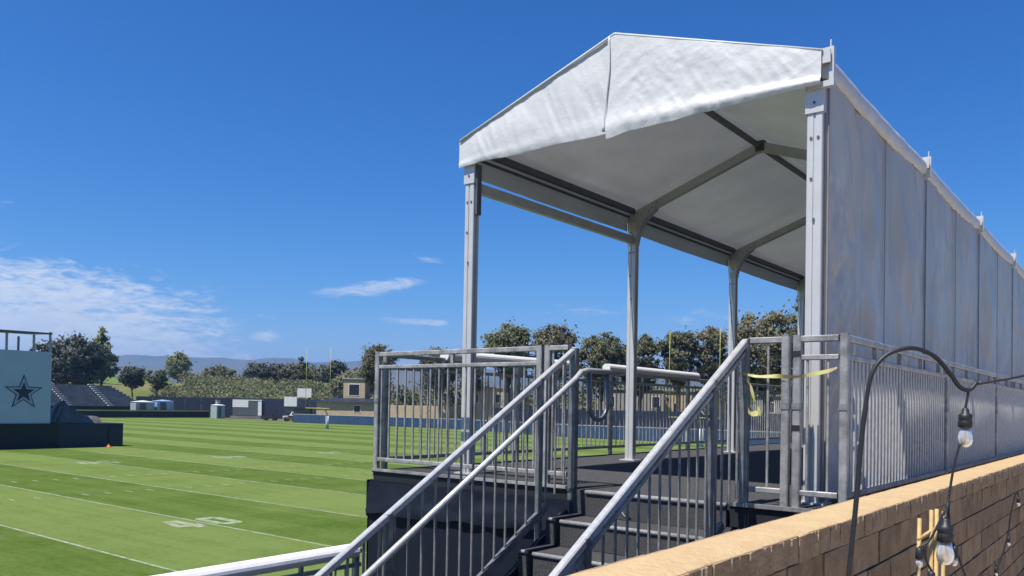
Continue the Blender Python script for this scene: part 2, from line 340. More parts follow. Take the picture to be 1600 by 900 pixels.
def number(txt, x, y, near):
    # near side reads from our sideline: right = +Y, up = -X ; far side is turned round
    for k, ch in enumerate(txt):
        mb = MB()
        for poly in DIG[ch]:
            pts = []
            for a, b_ in poly:
                a = a*.74+(-1.10 if k == 0 else .15); b_ -= .915
                pts.append((x-b_, y+a, PZ) if near else (x+b_, y-a, PZ))
            mb.add(pts, [tuple(range(len(pts)))])
        mb.build('yard_number', 'field_paint', field)
for txt, y in (('30', -.16), ('40', 8.957), ('50', 18.07), ('40', 27.19), ('30', 36.3)):
    number(txt, -22.4, y, True); number(txt, -49.3, y, False)

def st(s, t): return CAM.x+fw.x*s+rt.x*t, CAM.y+fw.y*s+rt.y*t
def sm(a, b, x): x = min(1, max(0, (x-a)/(b-a))); return x*x*(3-2*x)
def bank_h(s, t):
    q = t/s; left = 1-sm(-.27, -.10, q); far_l = 1-sm(-.46, -.40, q)
    h = sm(195, 250, s)*(3.0+6.4*left) + sm(250, 345, s)*(.8+.4*left+2.4*far_l)
    x, y = st(s, t)
    return FZ-.2 + h*(.92+.16*fbm(x*.02, y*.02, 3)) + sm(200, 260, s)*fbm(x*.05, y*.05, 1)*.5 - sm(420, 800, s)*14
mb = MB(); S0 = [188+4*i for i in range(45)] + [370+25*i for i in range(20)]
QS = [-.95+.02*i for i in range(88)]
mb.grid(lambda u, v: (lambda s, t: (*st(s, t), bank_h(s, t)))(S0[round(v*(len(S0)-1))], QS[round(u*(len(QS)-1))]*S0[round(v*(len(S0)-1))]), len(QS)-1, len(S0)-1)
bank = struct('hillside', mb, 'bank_soil', True)
mb = MB()
mb.grid(lambda u, v: (lambda s, q: (*st(s, q*s), bank_h(s, q*s)+.15))(296+v*96, -.60+u*.30), 40, 20)
struct('meadow', mb, 'meadow', True)
def ridge(name, s0, width, base, amp, seed, q0=-1.0, q1=.8, n=150):
    mb = MB()
    def fn(u, v):
        q = q0+(q1-q0)*u; s = s0+width*(v-.5); x, y = st(s, q*s)
        prof = max(0, math.sin(math.pi*v))**.8
        h = base*prof*(1+amp*fbm(q*3.1+seed, seed*1.3, 0, 5)) + base*.16*fbm(x*.0013, y*.0013, seed, 6)*prof
        return (x, y, FZ-10+max(0, h))
    mb.grid(fn, n, 22); return struct(name, mb, 'hill', True)
ridge('hills', 2500, 1000, 84, .42, 2.7)
ridge('hills', 3700, 1300, 152, .38, 7.9)
ridge('hills', 5200, 1500, 262, .25, 4.4)

# lower walkway beside the stair and the path behind the block wall
struct('walkway', MB().box(-3.62, .60, -14, -.46, -1.85, -1.72), 'dark_path')
struct('embankment', MB().add([(-3.62, -14, -1.76), (-3.62, 40, -1.76), (-6.2, 40, FZ-.02), (-6.2, -14, FZ-.02)], [(0, 1, 2, 3)]), 'bank_soil')
struct('path', MB().box(.82, 14, -14, 40, -1.15, -1.0), 'path_concrete')

struct('bounce_strip', MB().box(.425, .598, -.46, 40, -1.72, -.13), 'concrete')  # pale raised strip, added to bounce sunlight onto the pickets and curtain
# ------------------------------------------------------------------ raised platform (deck + skirt)
W, BAY, NB = 3.14, 2.957, 6
DZ = -.04; YF = -.40; YB = 18.2; XL, XR = -3.985, .40
deck = thing('raised_platform', 'raised event deck with grey carpet and dark navy fabric skirt under white tent', 'platform', (-1.8, YF, -1.72))
MB().box(XL, XR, YF, YB, DZ-.02, DZ).build('deck_top', 'carpet', deck)
MB().box(XL+.01, XR-.01, YF+.01, YB, DZ-.16, DZ-.022).build('deck_frame', 'black_flat', deck)
MB().box(XL-.01, -1.76, YF-.012, YF+.03, DZ-.006, DZ+.016).build('edge_trim', 'galv', deck)
MB().box(-.39, XR, YF-.012, YF+.03, DZ-.018, DZ+.008).build('edge_trim', 'galv_dark', deck)
def skirt(name, a, b, z0, z1, out, seed, amp=.02, flare=0):
    a, b, out = Vector(a), Vector(b), Vector(out); n = int((b-a).length*14); mb = MB()
    def fn(u, v):
        p = a.lerp(b, u); z = z0+(z1-z0)*v; d = u*(b-a).length
        w = amp*(math.sin(d*9+seed)*.3+fbm(d*1.6, z*.6, seed)*1.1+.4*fbm(d*5, z*2.5, seed+4))*(1.0-.75*v)
        return p+out*(.006+w+flare*(1-v))+Vector((0, 0, z))
    return mb.grid(fn, n, 14).build(name, 'navy_skirt', deck, True)
skirt('skirt', (XL, YF-.02, 0), (-1.70, YF-.02, 0), -1.72, DZ-.09, (0, -1, 0), 1, .03)
skirt('skirt', (-1.68, YF-.02, 0), (XR, YF-.02, 0), -1.72, DZ-.17, (0, -1, 0), 2)
skirt('skirt', (XL-.02, YB, 0), (XL-.02, YF-.02, 0), -3.3, DZ-.09, (-1, 0, 0), 3)
skirt('skirt', (XR+.005, YF, 0), (XR+.005, YB, 0), -1.72, DZ-.06, (1, 0, 0), 4, .01)
# folded-over top band of the skirt, hanging in front with a loose hem
mb = MB()
def flap(u, v):
    x = XL-.012+(2.32)*u; hem = -.44+.05*u+.012*math.sin(u*17)+.02*fbm(u*6, 0, 2); z = hem+(DZ-.11-hem)*v
    return (x, YF-.028-.050*(1-v)**1.5*(.6+.8*abs(fbm(u*4, v, 8)))-.012*fbm(u*9, v*3, 5), z)
mb.grid(flap, 40, 8).build('skirt_flap', 'navy_skirt', deck, True)
MB().box(XL-.028, XL-.014, YF-.04, YF+.6, -.47, DZ-.09).build('skirt_flap', 'navy_skirt', deck)

# ------------------------------------------------------------------ stair
X0, X1, RISE, RUN = -1.555, -.43, .193, .335
stair = thing('stair', 'dark carpeted stair climbing to the platform between two grey handrails', 'stair', (-1.0, YF, -1.72))
for k in range(9):
    y1 = YF+.012-k*RUN; z1 = DZ-.004-k*RISE if k else DZ-.006
    if k == 0: y1 = YF+.0
    mb = MB(); y0 = y1-RUN; zt = DZ-k*RISE-RISE
    mb.box(X0, X1, y0-.03, YF-.05 if k == 0 else y1-.005, zt-RISE*.98, zt)
    mb.build('step', 'carpet', stair)
    mb = MB(); mb.tube([(X0, y0-.03, zt-.012), (X1, y0-.03, zt-.012)], .016, 8); mb.build('nosing', 'carpet_glint', stair, True)
    mb = MB(); mb.box(X0-.115, X0-.03, y0-.05, y1-.02, zt-RISE*1.0, zt+.012); mb.build('side_cheek', 'carpet', stair)
    mb = MB(); mb.tube([(X0-.115, y0-.05, zt), (X0-.03, y0-.05, zt)], .014, 8); mb.build('cheek_edge', 'carpet_glint', stair, True)
MB().tube([(X0, YF-.035, DZ-.014), (X1, YF-.035, DZ-.014)], .018, 8).build('nosing', 'carpet_glint', stair, True)
MB().box(X0-.115, X1, YF-.035, YF-.002, DZ-RISE, DZ-.002).build('riser', 'carpet', stair)
for x in (X0-.15, X1+.05):
    MB().bar((x, YF-.05, -.26), (x, YF-3.15, -.26-3.1*RISE/RUN), .04, .16).build('stringer', 'black_flat', stair)

# ------------------------------------------------------------------ guard rails
def picket_mesh(h, r=.0095, mat='galv_dark'): return MB().tube([(0, 0, 0), (0, 0, h)], r, 6, False).mesh('picket', mat, (0, 0, 0), True)  # darker default steel: the stair pickets' shaded side is put into the colour
TOP, MID, BOT = 1.055, .935, .062
def guard(name, label, a, b, posts, spacing=.105, n_stub=1, top=TOP, mid=MID, bot=BOT, z=0, cap_left=True, foot=DZ, pick=True, pmat_='galv'):
    """straight guard panel between a and b (x,y); posts = list of distances"""
    a, b = Vector((*a, z)), Vector((*b, z)); d = (b-a).normalized(); Lg = (b-a).length
    t = thing(name, label, 'railing', (a.x, a.y, z+foot), 'guard rails of the platform')
    Z = lambda p, h: Vector((p.x, p.y, z+h))
    MB().bar(Z(a, top), Z(b, top), .042, .042, c=.006).build('top_rail', 'galv', t)
    if mid: MB().bar(Z(a, mid), Z(b, mid), .034, .034, c=.005).build('mid_rail', 'galv', t)
    MB().bar(Z(a, bot), Z(b, bot), .036, .036, c=.005).build('bottom_rail', 'galv', t)
    for s in posts:
        p = a+d*s; po = MB().bar(Z(p, foot), Z(p, top+.022), .052, .052, d, c=.007).build('post', 'galv', t)
        if s < 9: MB().bar(Z(p, .60), Z(p, .64), .062, .062, d, c=.01).build('clamp', 'galv_dark', po)
        if s < 9: MB().bar(Z(p, top+.0225), Z(p, top+.028), .050, .050, d).build('post_cap', 'galv_dark', po)
    hi = (mid or top)-.017; pm = picket_mesh(hi-bot-.018, .0095, pmat_)
    n = int(Lg/spacing)
    for k in range(1, n+1):
        s = (k-.5)*Lg/n
        if not pick or any(abs(s-q) < .05 for q in posts): continue
        piece('picket', pm, t, Z(a+d*s, bot+.018))
    if mid:
        sm_ = MB().bar((0, 0, mid+.017), (0, 0, top-.021), .03, .03, d).mesh('stub', 'galv')
        for k in range(n_stub): piece('stub', sm_, t, Z(a+d*Lg*(k+1)/(n_stub+1), 0))
    return t
guard('guard_rail', 'grey front guard rail at the field corner of the platform, left of the stair', (-3.97, -.36), (-2.06, -.36), [.0, 1.91], n_stub=1, foot=-.13)
guard('guard_rail', 'short grey guard rail piece filling the gap before the left stair post', (-1.98, -.36), (-1.78, -.36), [.0], .1, 0, mid=None, foot=-.07)
guard('guard_rail', 'long grey guard rail along the field side of the platform, behind the tent posts', (-3.97, -.26), (-3.97, 17.5), [0.0, 2.05, 4.1, 6.4, 8.7, 11, 13.5, 17.7], .105, 24, foot=DZ)
guard('guard_rail', 'narrow grey guard panel right of the stair, with one picket showing', (-.30, -.36), (-.06, -.36), [.24], .13, 0, mid=None, foot=-.075)
gp = guard('guard_rail', 'grey guard panel in front of the white corner post of the tent', (.015, -.36), (.275, -.36), [0.0], .105, 0, foot=-.10)
for zz in (.96, .48): MB().box(-.012, .042, -.389, -.386, zz-.018, zz+.018).build('latch_hole', 'black_flat', gp)
guard('guard_rail', 'long grey guard rail beside the brick wall, in front of the tent side curtain', (.31, -.36), (.31, 17.5), [0, 3.05, 5.95, 8.9, 11.8, 14.8, 17.8], .088, 25, foot=DZ, pmat_='galv_round')  # paler picket steel here: the sunlit faces are put into the colour
guard('guard_rail', 'low guard rail under a white cover at the bottom left, beside the lower walkway', (-3.50, -6.5), (-3.50, -.95), [0, 1.85, 3.7, 5.5], .105, 8, z=-1.72, foot=0)

# stair rails
SL = .573
def stair_rail(label, x, ytop, ztop, length, posts, bottom_off, tube_w, under, hx, hz, hand_ext, loop):
    t = thing('stair_rail', label, 'railing', (x, ytop-length, -1.72), 'handrails of the stair')
    zz = lambda y, off=0: ztop+off+(y-ytop)*SL
    y2 = ytop-length
    MB().bar((x, ytop, ztop), (x, y2, zz(y2)), tube_w, tube_w, c=.007).build('top_rail', 'galv_round', t)
    if under: MB().bar((x, ytop-.02, zz(ytop-.02, -.062)), (x, y2, zz(y2, -.062)), .03, .022).build('under_rail', 'galv', t)
    MB().bar((x, ytop-.35, zz(ytop-.35, bottom_off)), (x, y2, zz(y2, bottom_off)), .035, .05).build('bottom_rail', 'galv_post', t)
    for yp, zb, w in posts:
        MB().bar((x, yp, max(zb, -1.72)), (x, yp, zz(yp, .012)), w, w, (0, 1, 0), c=.008).build('post', 'galv_post', t)
    ln = -bottom_off-.05; pm = picket_mesh(ln, .009); n = int(length/.118)
    for k in range(1, n):
        y = ytop-k*.118
        if y < ytop-.36: zb = zz(y, bottom_off)+.02
        else: zb = max(zz(y, bottom_off)+.02, -.2)
        if any(abs(y-q[0]) < .05 for q in posts): continue
        piece('picket', pm, t, (x, y, zb))
    # handrail on the stair side
    hzf = lambda y: hz+(y-ytop)*SL
    pts = [(hx, y2, hzf(y2)), (hx, ytop-.10, hzf(ytop-.10))]
    if hand_ext:
        pts += [(hx, ytop-.03, hz-.004), (hx, ytop+.05, hz+.012), (hx, ytop+hand_ext, hz+.012)]
    hr = MB().tube(pts, .021, 10).build('handrail', 'galv_round', t, True)
    for yb in (ytop-.55, ytop-1.5, ytop-2.5):
        if yb > y2+.1:
            MB().tube([(x, yb, hzf(yb)-.07), ((x+hx)/2, yb, hzf(yb)-.06), (hx, yb, hzf(yb)-.015)], .008, 6).build('bracket', 'dark_steel', hr, True)
    if loop:
        a, b_, zt, zb, r = ytop+.09, ytop+.36, hz+.01, hz-.24, .11
        lp = [(hx, a, zt)] + [(hx, a, zb)]
        lp += [(hx, (a+b_)/2-(b_-a)/2*math.cos(q), zb-(b_-a)/2*math.sin(q)) for q in [math.pi*i/10 for i in range(1, 10)]] + [(hx, b_, zb), (hx, b_, zt)]
        MB().tube(lp, .019, 10).build('return_loop', 'galv_post', hr, True)
    return t
stair_rail('left stair railing, square top rail with round handrail ending in a drooping loop', -1.73, -.36, 1.035, 3.35, [(-.36, -.20, .062), (-.80, -.52, .046), (-2.30, -1.72, .05), (-3.55, -1.72, .05)], -.99, .043, False, -1.645, .865, .40, True)
stair_rail('right stair railing rising beside the sandy wall to the narrow guard panel', -.34, -.36, 1.05, 3.35, [(-.36, -.22, .055), (-.86, -.48, .05), (-2.30, -1.72, .05), (-3.55, -1.72, .05)], -1.0, .046, True, -.415, .93, 0, False)

# white covers lying on the field-side rail
def cover(label, p, q, w=.125, h=.11):
    mb = MB(); p, q = Vector(p), Vector(q); n = 14
    for side in (0,): 
        d = (q-p); prof = [(w/2*math.cos(2*math.pi*i/16), h/2*math.sin(2*math.pi*i/16)) for i in range(16)]
        mb.prism(prof, p, q, Vector((1, 0, 0)), Vector((0, 0, 1)))
    return mb.single('rail_cover', 'white_cover', label, 'cover', tuple(p), 'white covers on the rails')
cover('white tube cover on the field-side rail, behind the front left tent post', (-3.97, .55, 1.10), (-3.97, 2.95, 1.115))
cover('white tube cover on the field-side rail, behind the second tent post', (-3.97, 3.72, 1.125), (-3.97, 6.45, 1.115))
cover('white cover on the low rail at the bottom left corner', (-3.50, -6.4, -.685), (-3.50, -1.02, -.66), .16, .12)

# ------------------------------------------------------------------ tent
tent = thing('frame_tent', 'long white gabled frame tent on aluminium posts over the raised platform', 'tent', (-W/2, 0, DZ))
EZ, RZ = 3.02, 3.575           # roof skin at eave and ridge
XLo, XRo = -W-.075, .075
PW, PD, PH = .105, .085, 2.80
def post_profile(w, d):
    w, d = w/2, d/2; g = .008; k = .014
    return [(-w+.005,-d),(-g,-d),(-g,-d+k*.5),(g,-d+k*.5),(g,-d),(w-.005,-d),(w,-d+.005),(w,-g),(w-k,-g),(w-k,g),(w,g),(w,d-.005),(w-.005,d),(-w+.005,d),(-w,d-.005),(-w,g),(-w+k,g),(-w+k,-g),(-w,-g),(-w,-d+.005)]
bolt = MB().lathe((0, 0, 0), [(.010, 0), (.010, .006)], 8).mesh('bolt', 'bolt_steel')
for k in range(NB+1):
    y = k*BAY
    for x, sgn in ((0, 1), (-W, -1)):
        po = MB().prism(post_profile(PW, PD), (x, y, DZ+.012), (x, y, PH), (1, 0, 0), (0, 1, 0)).build('post', 'alum', tent)
        MB().box(x-.10, x+.10, y-.09, y+.09, DZ+.001, DZ+.013).build('base_plate', 'alum', po)
        # sleeve joining post to rafter
        MB().box(x-PW/2-.010, x+PW/2+.010, y-PD/2-.009, y+PD/2+.009, PH-.17, PH+.02).build('sleeve', 'alum', po)
        if k < 3:
            for dx, zz in ((0, PH-.10), (-.022, PH-.34), (.026, PH-.34), (-.02, PH-.62), (.0, 1.9)):
                o = piece('bolt', bolt, po, (x+dx, y-PD/2-(.010 if zz > PH-.15 else .0005), zz), (math.pi/2, 0, 0))
    # gable frame
    zr = RZ-.11; za = PH+.06
    for sgn in (-1, 1):
        xe = 0 if sgn > 0 else -W
        ra = MB().bar((xe, y, za+.04), (-W/2, y, zr), .065, .10, c=.01).build('rafter', 'alum_dull', tent)
        # curved knee plate
        if k == 0: continue
        B0, B1, B2 = (.108, -.13), (.14, .13), (.36, .265)
        low = [tuple((1-q)**2*a_+2*q*(1-q)*b0+q*q*c_ for a_, b0, c_ in zip(B0, B1, B2)) for q in [i/10 for i in range(11)]]
        prof = [(0, -.13)]+low+[(.38, .372), (0, .235)]; low = []
        pts = [(xe-sgn*(a-.055), y, PH+b_-.12) for a, b_ in prof+low]
        mbk = MB(); n_ = len(pts)
        for yy in (-.048, .048): mbk.add([(p[0], y+yy, p[2]) for p in pts], [tuple(range(n_))])
        mbk.f += [(i, (i+1) % n_, (i+1) % n_+n_, i+n_) for i in range(n_)]
        kp = mbk.build('knee_plate', 'alum_dull', tent)
        if k in (1, 2):
            for dx, zz in ((.23, PH+.13), (.27, PH+.17), (.02, PH-.13)): piece('bolt', bolt, kp, (xe-sgn*dx, y-.049, zz), (math.pi/2, 0, 0))
    MB().box(-W/2-.05, -W/2+.05, y-.042, y+.042, zr-.055, zr+.06).build('ridge_joint', 'dark_steel', tent)
for k in range(NB):
    y0, y1 = k*BAY+.04, (k+1)*BAY-.04
    MB().box(-W/2-.022, -W/2+.022, y0, y1, RZ-.135, RZ-.09).build('ridge_purlin', 'dark_steel', tent)
    for x in (-W-.01, .01):
        s = -1 if x < -1 else 1
        MB().box(min(x, x-s*.05), max(x, x-s*.05), y0, y1, 2.925, 2.985).build('eave_beam', 'dark_steel', tent)
        MB().box(min(x+s*.018, x+s*.042), max(x+s*.018, x+s*.042), y0, y1, 2.885, 2.905).build('keder_rail', 'dark_steel', tent)
MB().box(-W-.028, -W+.028, .05, BAY-.04, 2.565, 2.655).build('curtain_rail', 'alum_dull', tent)
MB().box(-W+.055, -W+.085, -.03, .03, 2.34, 2.80).build('strap_plate', 'dark_steel', tent)
# roof panels, two slopes per bay, sagging a little between frames
for k in range(NB):
    for sgn in (-1, 1):
        xe = XRo if sgn > 0 else XLo
        def rf(u, v, k=k, xe=xe, sgn=sgn):
            y = k*BAY + u*BAY + (-.085*(1-u) if k == 0 else 0); x = xe + (-W/2-xe)*v
            sag = .045*math.sin(math.pi*u)*(1-.5*v) + .018*math.sin(math.pi*v)
            return (x, y, EZ+(RZ-EZ)*v - sag + .010*fbm(u*3+k, v*3, sgn*3)*math.sin(math.pi*u))
        MB().grid(rf, 18, 14).build('roof_panel', 'vinyl_roof', tent, True)
    # field-side valance
    def vf(u, v, k=k):
        y = k*BAY+u*BAY; hem = 2.73-.012*math.sin(math.pi*u)
        top = EZ-.045*math.sin(math.pi*u)-.002
        return (XLo-.003-.015*math.sin(math.pi*v)-.006*fbm(y*3, v, 2), y, hem+(top-hem)*v)
    MB().grid(vf, 24, 4).build('valance', 'vinyl_roof', tent, True)
    # rolled valance along the wall-side eave, drooping between the frames
    def rollf(u, v, k=k):
        y = k*BAY+u*BAY; s_ = math.sin(math.pi*u)
        ang = -math.pi*.5+v*math.pi*1.25; rad = .034+.016*s_
        zc = EZ-.065-.040*s_
        return (XRo-.006+rad*math.cos(ang)*.85, y, zc+(rad+.03)*math.sin(ang)+.010*fbm(y*5, v*3, 7))
    MB().grid(rollf, 24, 10).build('eave_roll', 'vinyl_roll', tent, True)
for k in range(NB+1):
    y = k*BAY-(.03 if k == 0 else 0)
    mb = MB().box(.045, .125, y-.02, y+.02, 2.86, 3.06); mb.box(.03, .115, y-.06, y-.045, 2.94, 3.03); mb.build('eave_bracket', 'alum', tent)
    MB().tube([(.10, y, 3.05), (.10, y, 3.115)], .006, 6).build('lock_pin', 'alum', tent)
    if k == 0:
        MB().box(-.04, .135, -.075, -.03, 2.785, 2.825).build('eave_bracket', 'alum', tent)
        MB().box(.098, .13, -.062, -.05, 2.83, 3.04).build('eave_bracket', 'alum', tent)
# front gable cloth: two pieces meeting in a fold below the ridge
def roofline(x): return RZ+.012-(RZ-EZ)*abs(x+W/2)/(W/2+.075)
def gable(xa, xb, seed, yoff, bulge, hemf):
    def fn(u, v):
        x = xa+(xb-xa)*u; top = roofline(x); z0 = hemf(u, x); z = z0+(top-z0)*v
        e = math.sin(math.pi*min(1, max(0, v)))**.6*min(1, 6*u, 6*(1-u)+.25)
        rg = lambda a, b, q: 1-2.2*abs(noise.noise(Vector((a, b, q))))
        if seed < 3: wr = .010*rg(x*5.5+z*1.6, z*.9-x*.2, seed)+.006*rg(x*11+z*5, z*2.0, seed+2)+.012*fbm(x*1.5, z*1.2, seed, 3)
        else: wr = .0055*rg((x*.82+z*.57)*1.6, (-x*.57+z*.82)*8.5, seed)+.0035*rg((x*.55-z*.83)*2.2, (x*.83+z*.55)*11, seed+2)+.0016*rg(x*15, z*13+x*6, seed+5)+.008*fbm(x*1.3, z*2, seed, 3)
        low = math.exp(-((v-.10)/.10)**2)*bulge*(.5+.8*abs(fbm(x*3.4, 0, seed+9)))
        return (x, -.085+yoff-wr*e-low, z)
    return MB().grid(fn, 130, 56).build('gable_panel', 'vinyl_white', tent, True)
gable(XLo-.02, -W/2+.02, 1.0, 0, .010, lambda u, x: 2.785+.012*u+.006*math.sin(x*8))
gable(-W/2-.06, XRo-.015, 6.0, -.020, .035, lambda u, x: 2.76+.035*u+.014*fbm(x*3.1, 0, 2)*math.sin(math.pi*u)-.02*math.exp(-(u/.08)**2))
MB().tube(bez([(XLo-.01, -.095, roofline(XLo)-.006), (-W/2, -.10, RZ+.004), (XRo, -.07, roofline(XRo)-.006)][0:2] , 2), .010, 8).build('gable_edge', 'vinyl_white', tent, True)
MB().tube([(-W/2, -.10, RZ+.004), (XRo-.01, -.10, roofline(XRo)-.006)], .010, 8).build('gable_edge', 'vinyl_white', tent, True)
MB().tube(bez([(-W/2-.045, -.110, RZ-.01), (-W/2-.035, -.118, 3.3), (-W/2-.06, -.120, 3.05), (-W/2-.075, -.125, 2.80)], 6), [.007]*18+[.014], 8).build('gable_fold', 'vinyl_white', tent, True)
# side curtain next to the block wall: half-bay sheets, lapped at the seams
for k in range(NB*2):
    y0 = k*BAY/2; y1 = y0+BAY/2+.012
    def sf(u, v, y0=y0, y1=y1, k=k):
        y = y0+(y1-y0)*u; z = DZ+.015+(2.90-DZ)*v
        f = .016*math.sin(y*(9+4*math.sin(k*2.3))+3.5*fbm(y*1.2, z*.5, k)+k*1.7)*(1-v*.75)*(.3+.9*abs(fbm(k*1.7, y, 3)))+.060*fbm(y*1.6+k*3, z*.6, k+.5)*math.sin(math.pi*min(1, v*1.05+.03))+.018*(1-2.2*abs(noise.noise(Vector((y*3.2+z*1.1, z*1.4-y*1.5, k*2.0)))))+.007*fbm(y*8, z*3.5, k)+(.042*fbm(y*7, z*3.6, 3)*sm(0, .05, y)*(1-sm(.30, .8, y))*(1-sm(1.9, 2.5, z)) if k == 0 else 0)
        edge = 0
        return (.062+f*min(1, 6*u, 6*(1-u)+.0), y, z)
    MB().grid(sf, 70 if k == 0 else 44, 110 if k == 0 else 60).build('side_curtain', 'vinyl_wall', tent, True)
    MB().box(.070, .081, y0+.012, y0+(.026 if k % 2 == 0 else .018), DZ+.02, 2.84).build('curtain_seam', 'vinyl_seam' if k % 2 == 0 else 'vinyl_wall', tent)
MB().box(-W, 0, NB*BAY+.05, NB*BAY+.06, DZ, 3.0).build('end_curtain', 'vinyl_wall', tent)

# ------------------------------------------------------------------ caution tape on the guard panels
tp = thing('caution_tape', 'yellow and orange caution tape tied across the guard panels, end hanging in a loop', 'tape', (.0, -.40, .8))
def ribbon(pts, w, seed, name='tape_strip'):
    P = bez(pts, 8); mb = MB()
    def fn(u, v):
        i = min(len(P)-1, int(round(u*(len(P)-1)))); p = P[i]; tw = 1.2*fbm(u*3, seed, 0)
        return p+Vector((0, math.sin(tw), math.cos(tw)))*(v-.5)*w*(.55+.5*abs(math.cos(u*7+seed)))
    mb.grid(fn, len(P)-1, 1); return mb.build(name, 'tape_yellow', tp, True)
ribbon([(-.335, -.41, .835), (-.24, -.40, .815), (-.1, -.40, .815), (.02, -.41, .81), (.12, -.40, .825), (.22, -.40, .845), (.275, -.40, .865)], .027, 1)
ribbon([(-.30, -.415, .80), (-.26, -.42, .70), (-.225, -.42, .60), (-.20, -.42, .565)], .05, 4)
ribbon([(-.315, -.42, .79), (-.31, -.42, .68), (-.28, -.425, .575), (-.22, -.425, .57)], .04, 6)

# ------------------------------------------------------------------ block wall
rng = random.Random(4)
wall = thing('block_wall', 'sandy slump-block garden wall running along the bottom right, lit on its top course', 'wall', (.71, -4, -1.0))
WX0, WX1, WT = .60, .82, .135
def rough_block(lx, ly, lz, seed, j=.006, name='block', mat='block'):
    mb = MB(); nx, ny, nz = 2, 3, 2
    me = bpy.data.meshes.new(name); bm = bmesh.new(); bmesh.ops.create_cube(bm, size=1)
    bmesh.ops.subdivide_edges(bm, edges=[e for e in bm.edges], cuts=1, use_grid_fill=True)
    r = random.Random(seed)
    for v in bm.verts:
        v.co = Vector((v.co.x*lx, v.co.y*ly, v.co.z*lz)) + Vector((r.uniform(-j, j)*(1 if v.co.x > 0 else .2), r.uniform(-j, j)*.5, r.uniform(-j, j)*.5))
    bm.to_mesh(me); bm.free(); me.materials.append(MAT[mat]); return me
CH = .155; variants = [rough_block(.233, .393, CH-.010, s, .003) for s in range(6)]
for c in range(7):
    zc = WT-.10-CH/2-c*CH
    for i in range(30):
        y = -4.6+i*.405+(.2 if c % 2 else 0)
        if zc < -1.1: continue
        piece('block', rng.choice(variants), wall, ((WX0+WX1)/2+rng.uniform(-.003, .004), y, zc), (0, 0, math.pi if rng.random() < .0 else 0))
caps = [rough_block(.232, .1205, .098, 20+s, .0022, 'cap_block', 'cap_block') for s in range(6)]
y = -4.8
for i in range(104):
    piece('cap_block', rng.choice(caps), wall, ((WX0+WX1)/2+rng.uniform(-.003, .003), y, WT-.0535+rng.uniform(-.0012, .0012)), (0, 0, rng.uniform(-.006, .006))); y += .1225
MB().box(WX0+.006, WX1-.004, -14, 40, -1.0, WT-.10).build('wall_core', 'mortar', wall)
MB().box(WX0+.004, WX1-.003, -14, 40, WT-.099, WT-.008).build('cap_core', 'cap_block', wall)
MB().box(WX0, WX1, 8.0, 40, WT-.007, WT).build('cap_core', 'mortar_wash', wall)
def wash(u, v):
    y = -4.9+12.9*u; e = abs(v-.5)*2
    x = (WX0+WX1)/2+(v-.5)*(WX1-WX0+.012+.010*fbm(y*9, v*3, 2)+.006*fbm(y*31, v, 4))
    return (x, y, WT+.003-.010*e**6+.002*fbm(y*6, v*4, 1))
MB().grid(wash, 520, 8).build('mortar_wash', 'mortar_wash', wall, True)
mb = MB()
for i in range(90):      # dried mortar runs below the top edge
    y = -4.4+i*.1+rng.uniform(-.05, .05); l = rng.uniform(.008, .045); w_ = rng.uniform(.003, .009); zt = WT-.006; x = WX1+.004
    mb.add([(x, y-w_, zt), (x, y+w_, zt), (x, y+w_*.3, zt-l), (x, y-w_*.3, zt-l), (x+.006, y-w_*.4, zt), (x+.006, y+w_*.4, zt), (x+.005, y, zt-l*.9)], [(0, 3, 6, 4), (1, 5, 6, 2), (4, 6, 5), (3, 2, 6), (0, 4, 5, 1)])
tag(mb.build('mortar_drips', 'drip', wall), kind='stuff')

# ------------------------------------------------------------------ string lights, hook pole, bamboo stakes
hook = [(1.160, -3.30, -1.0), (1.165, -3.296, -.5), (1.176, -3.286, .024), (1.196, -3.27, .346), (1.204, -3.263, .489), (1.213, -3.256, .597), (1.227, -3.246, .696), (1.259, -3.22, .751), (1.315, -3.176, .772), (1.364, -3.137, .75), (1.4, -3.108, .7), (1.421, -3.092, .665), (1.442, -3.075, .658), (1.459, -3.061, .68)]
hp = bez(hook, 6)
MB().tube(hp, [.0072 if p.z < .6 else .0062 for p in hp], 10).single('hook_pole', 'rubber', 'thin black shepherd-hook pole curving over in front of the brick wall', 'pole', (1.16, -3.30, -1.0), smooth=True)
MB().tube(bez([(1.452, -3.066, .672), (1.506, -3.025, .685), (1.562, -2.98, .700), (1.80, -2.79, .77), (2.6, -2.2, .95)], 6), .0032, 6).single('light_cable', 'rubber', 'thin black cable leading right from the hook tip', 'cable', (1.455, -3.065, .678), smooth=True)
def lamp(label, top, wire, sc_=1.0, small=False):
    top = Vector(top); t = thing('string_light', label, 'light bulb', tuple(top), 'bulbs of the outdoor string lights')
    MB().tube(bez(wire, 5), .0034, 6).build('wire', 'rubber', t, True)
    if small:
        MB().lathe(top, [(.004, 0), (.010, -.006), (.011, -.032), (.009, -.033)], 10).build('socket', 'rubber', t, True)
        MB().lathe(top, [(.007, -.034), (.010, -.044), (.008, -.054), (.002, -.058)], 10).build('bulb', 'bulb_glass', t, True); return t
    s = sc_
    MB().lathe(top, [(.005*s, .004), (.011*s, -.002), (.012*s, -.014*s), (.0205*s, -.018*s), (.021*s, -.034*s), (.019*s, -.036*s), (.0215*s, -.040*s), (.0215*s, -.060*s), (.016*s, -.062*s)], 18).build('socket', 'rubber', t, True)
    b = MB().lathe(top, [(.0135*s, -.063*s), (.0165*s, -.072*s), (.0215*s, -.088*s), (.0225*s, -.100*s), (.0195*s, -.114*s), (.011*s, -.123*s), (.002*s, -.1255*s)], 20).build('bulb', 'bulb_glass', t, True)
    MB().tube([top+Vector((0, 0, -.064*s)), top+Vector((.003, 0, -.092*s))], .0035*s, 6).build('filament', 'bamboo', b, True)
    return t
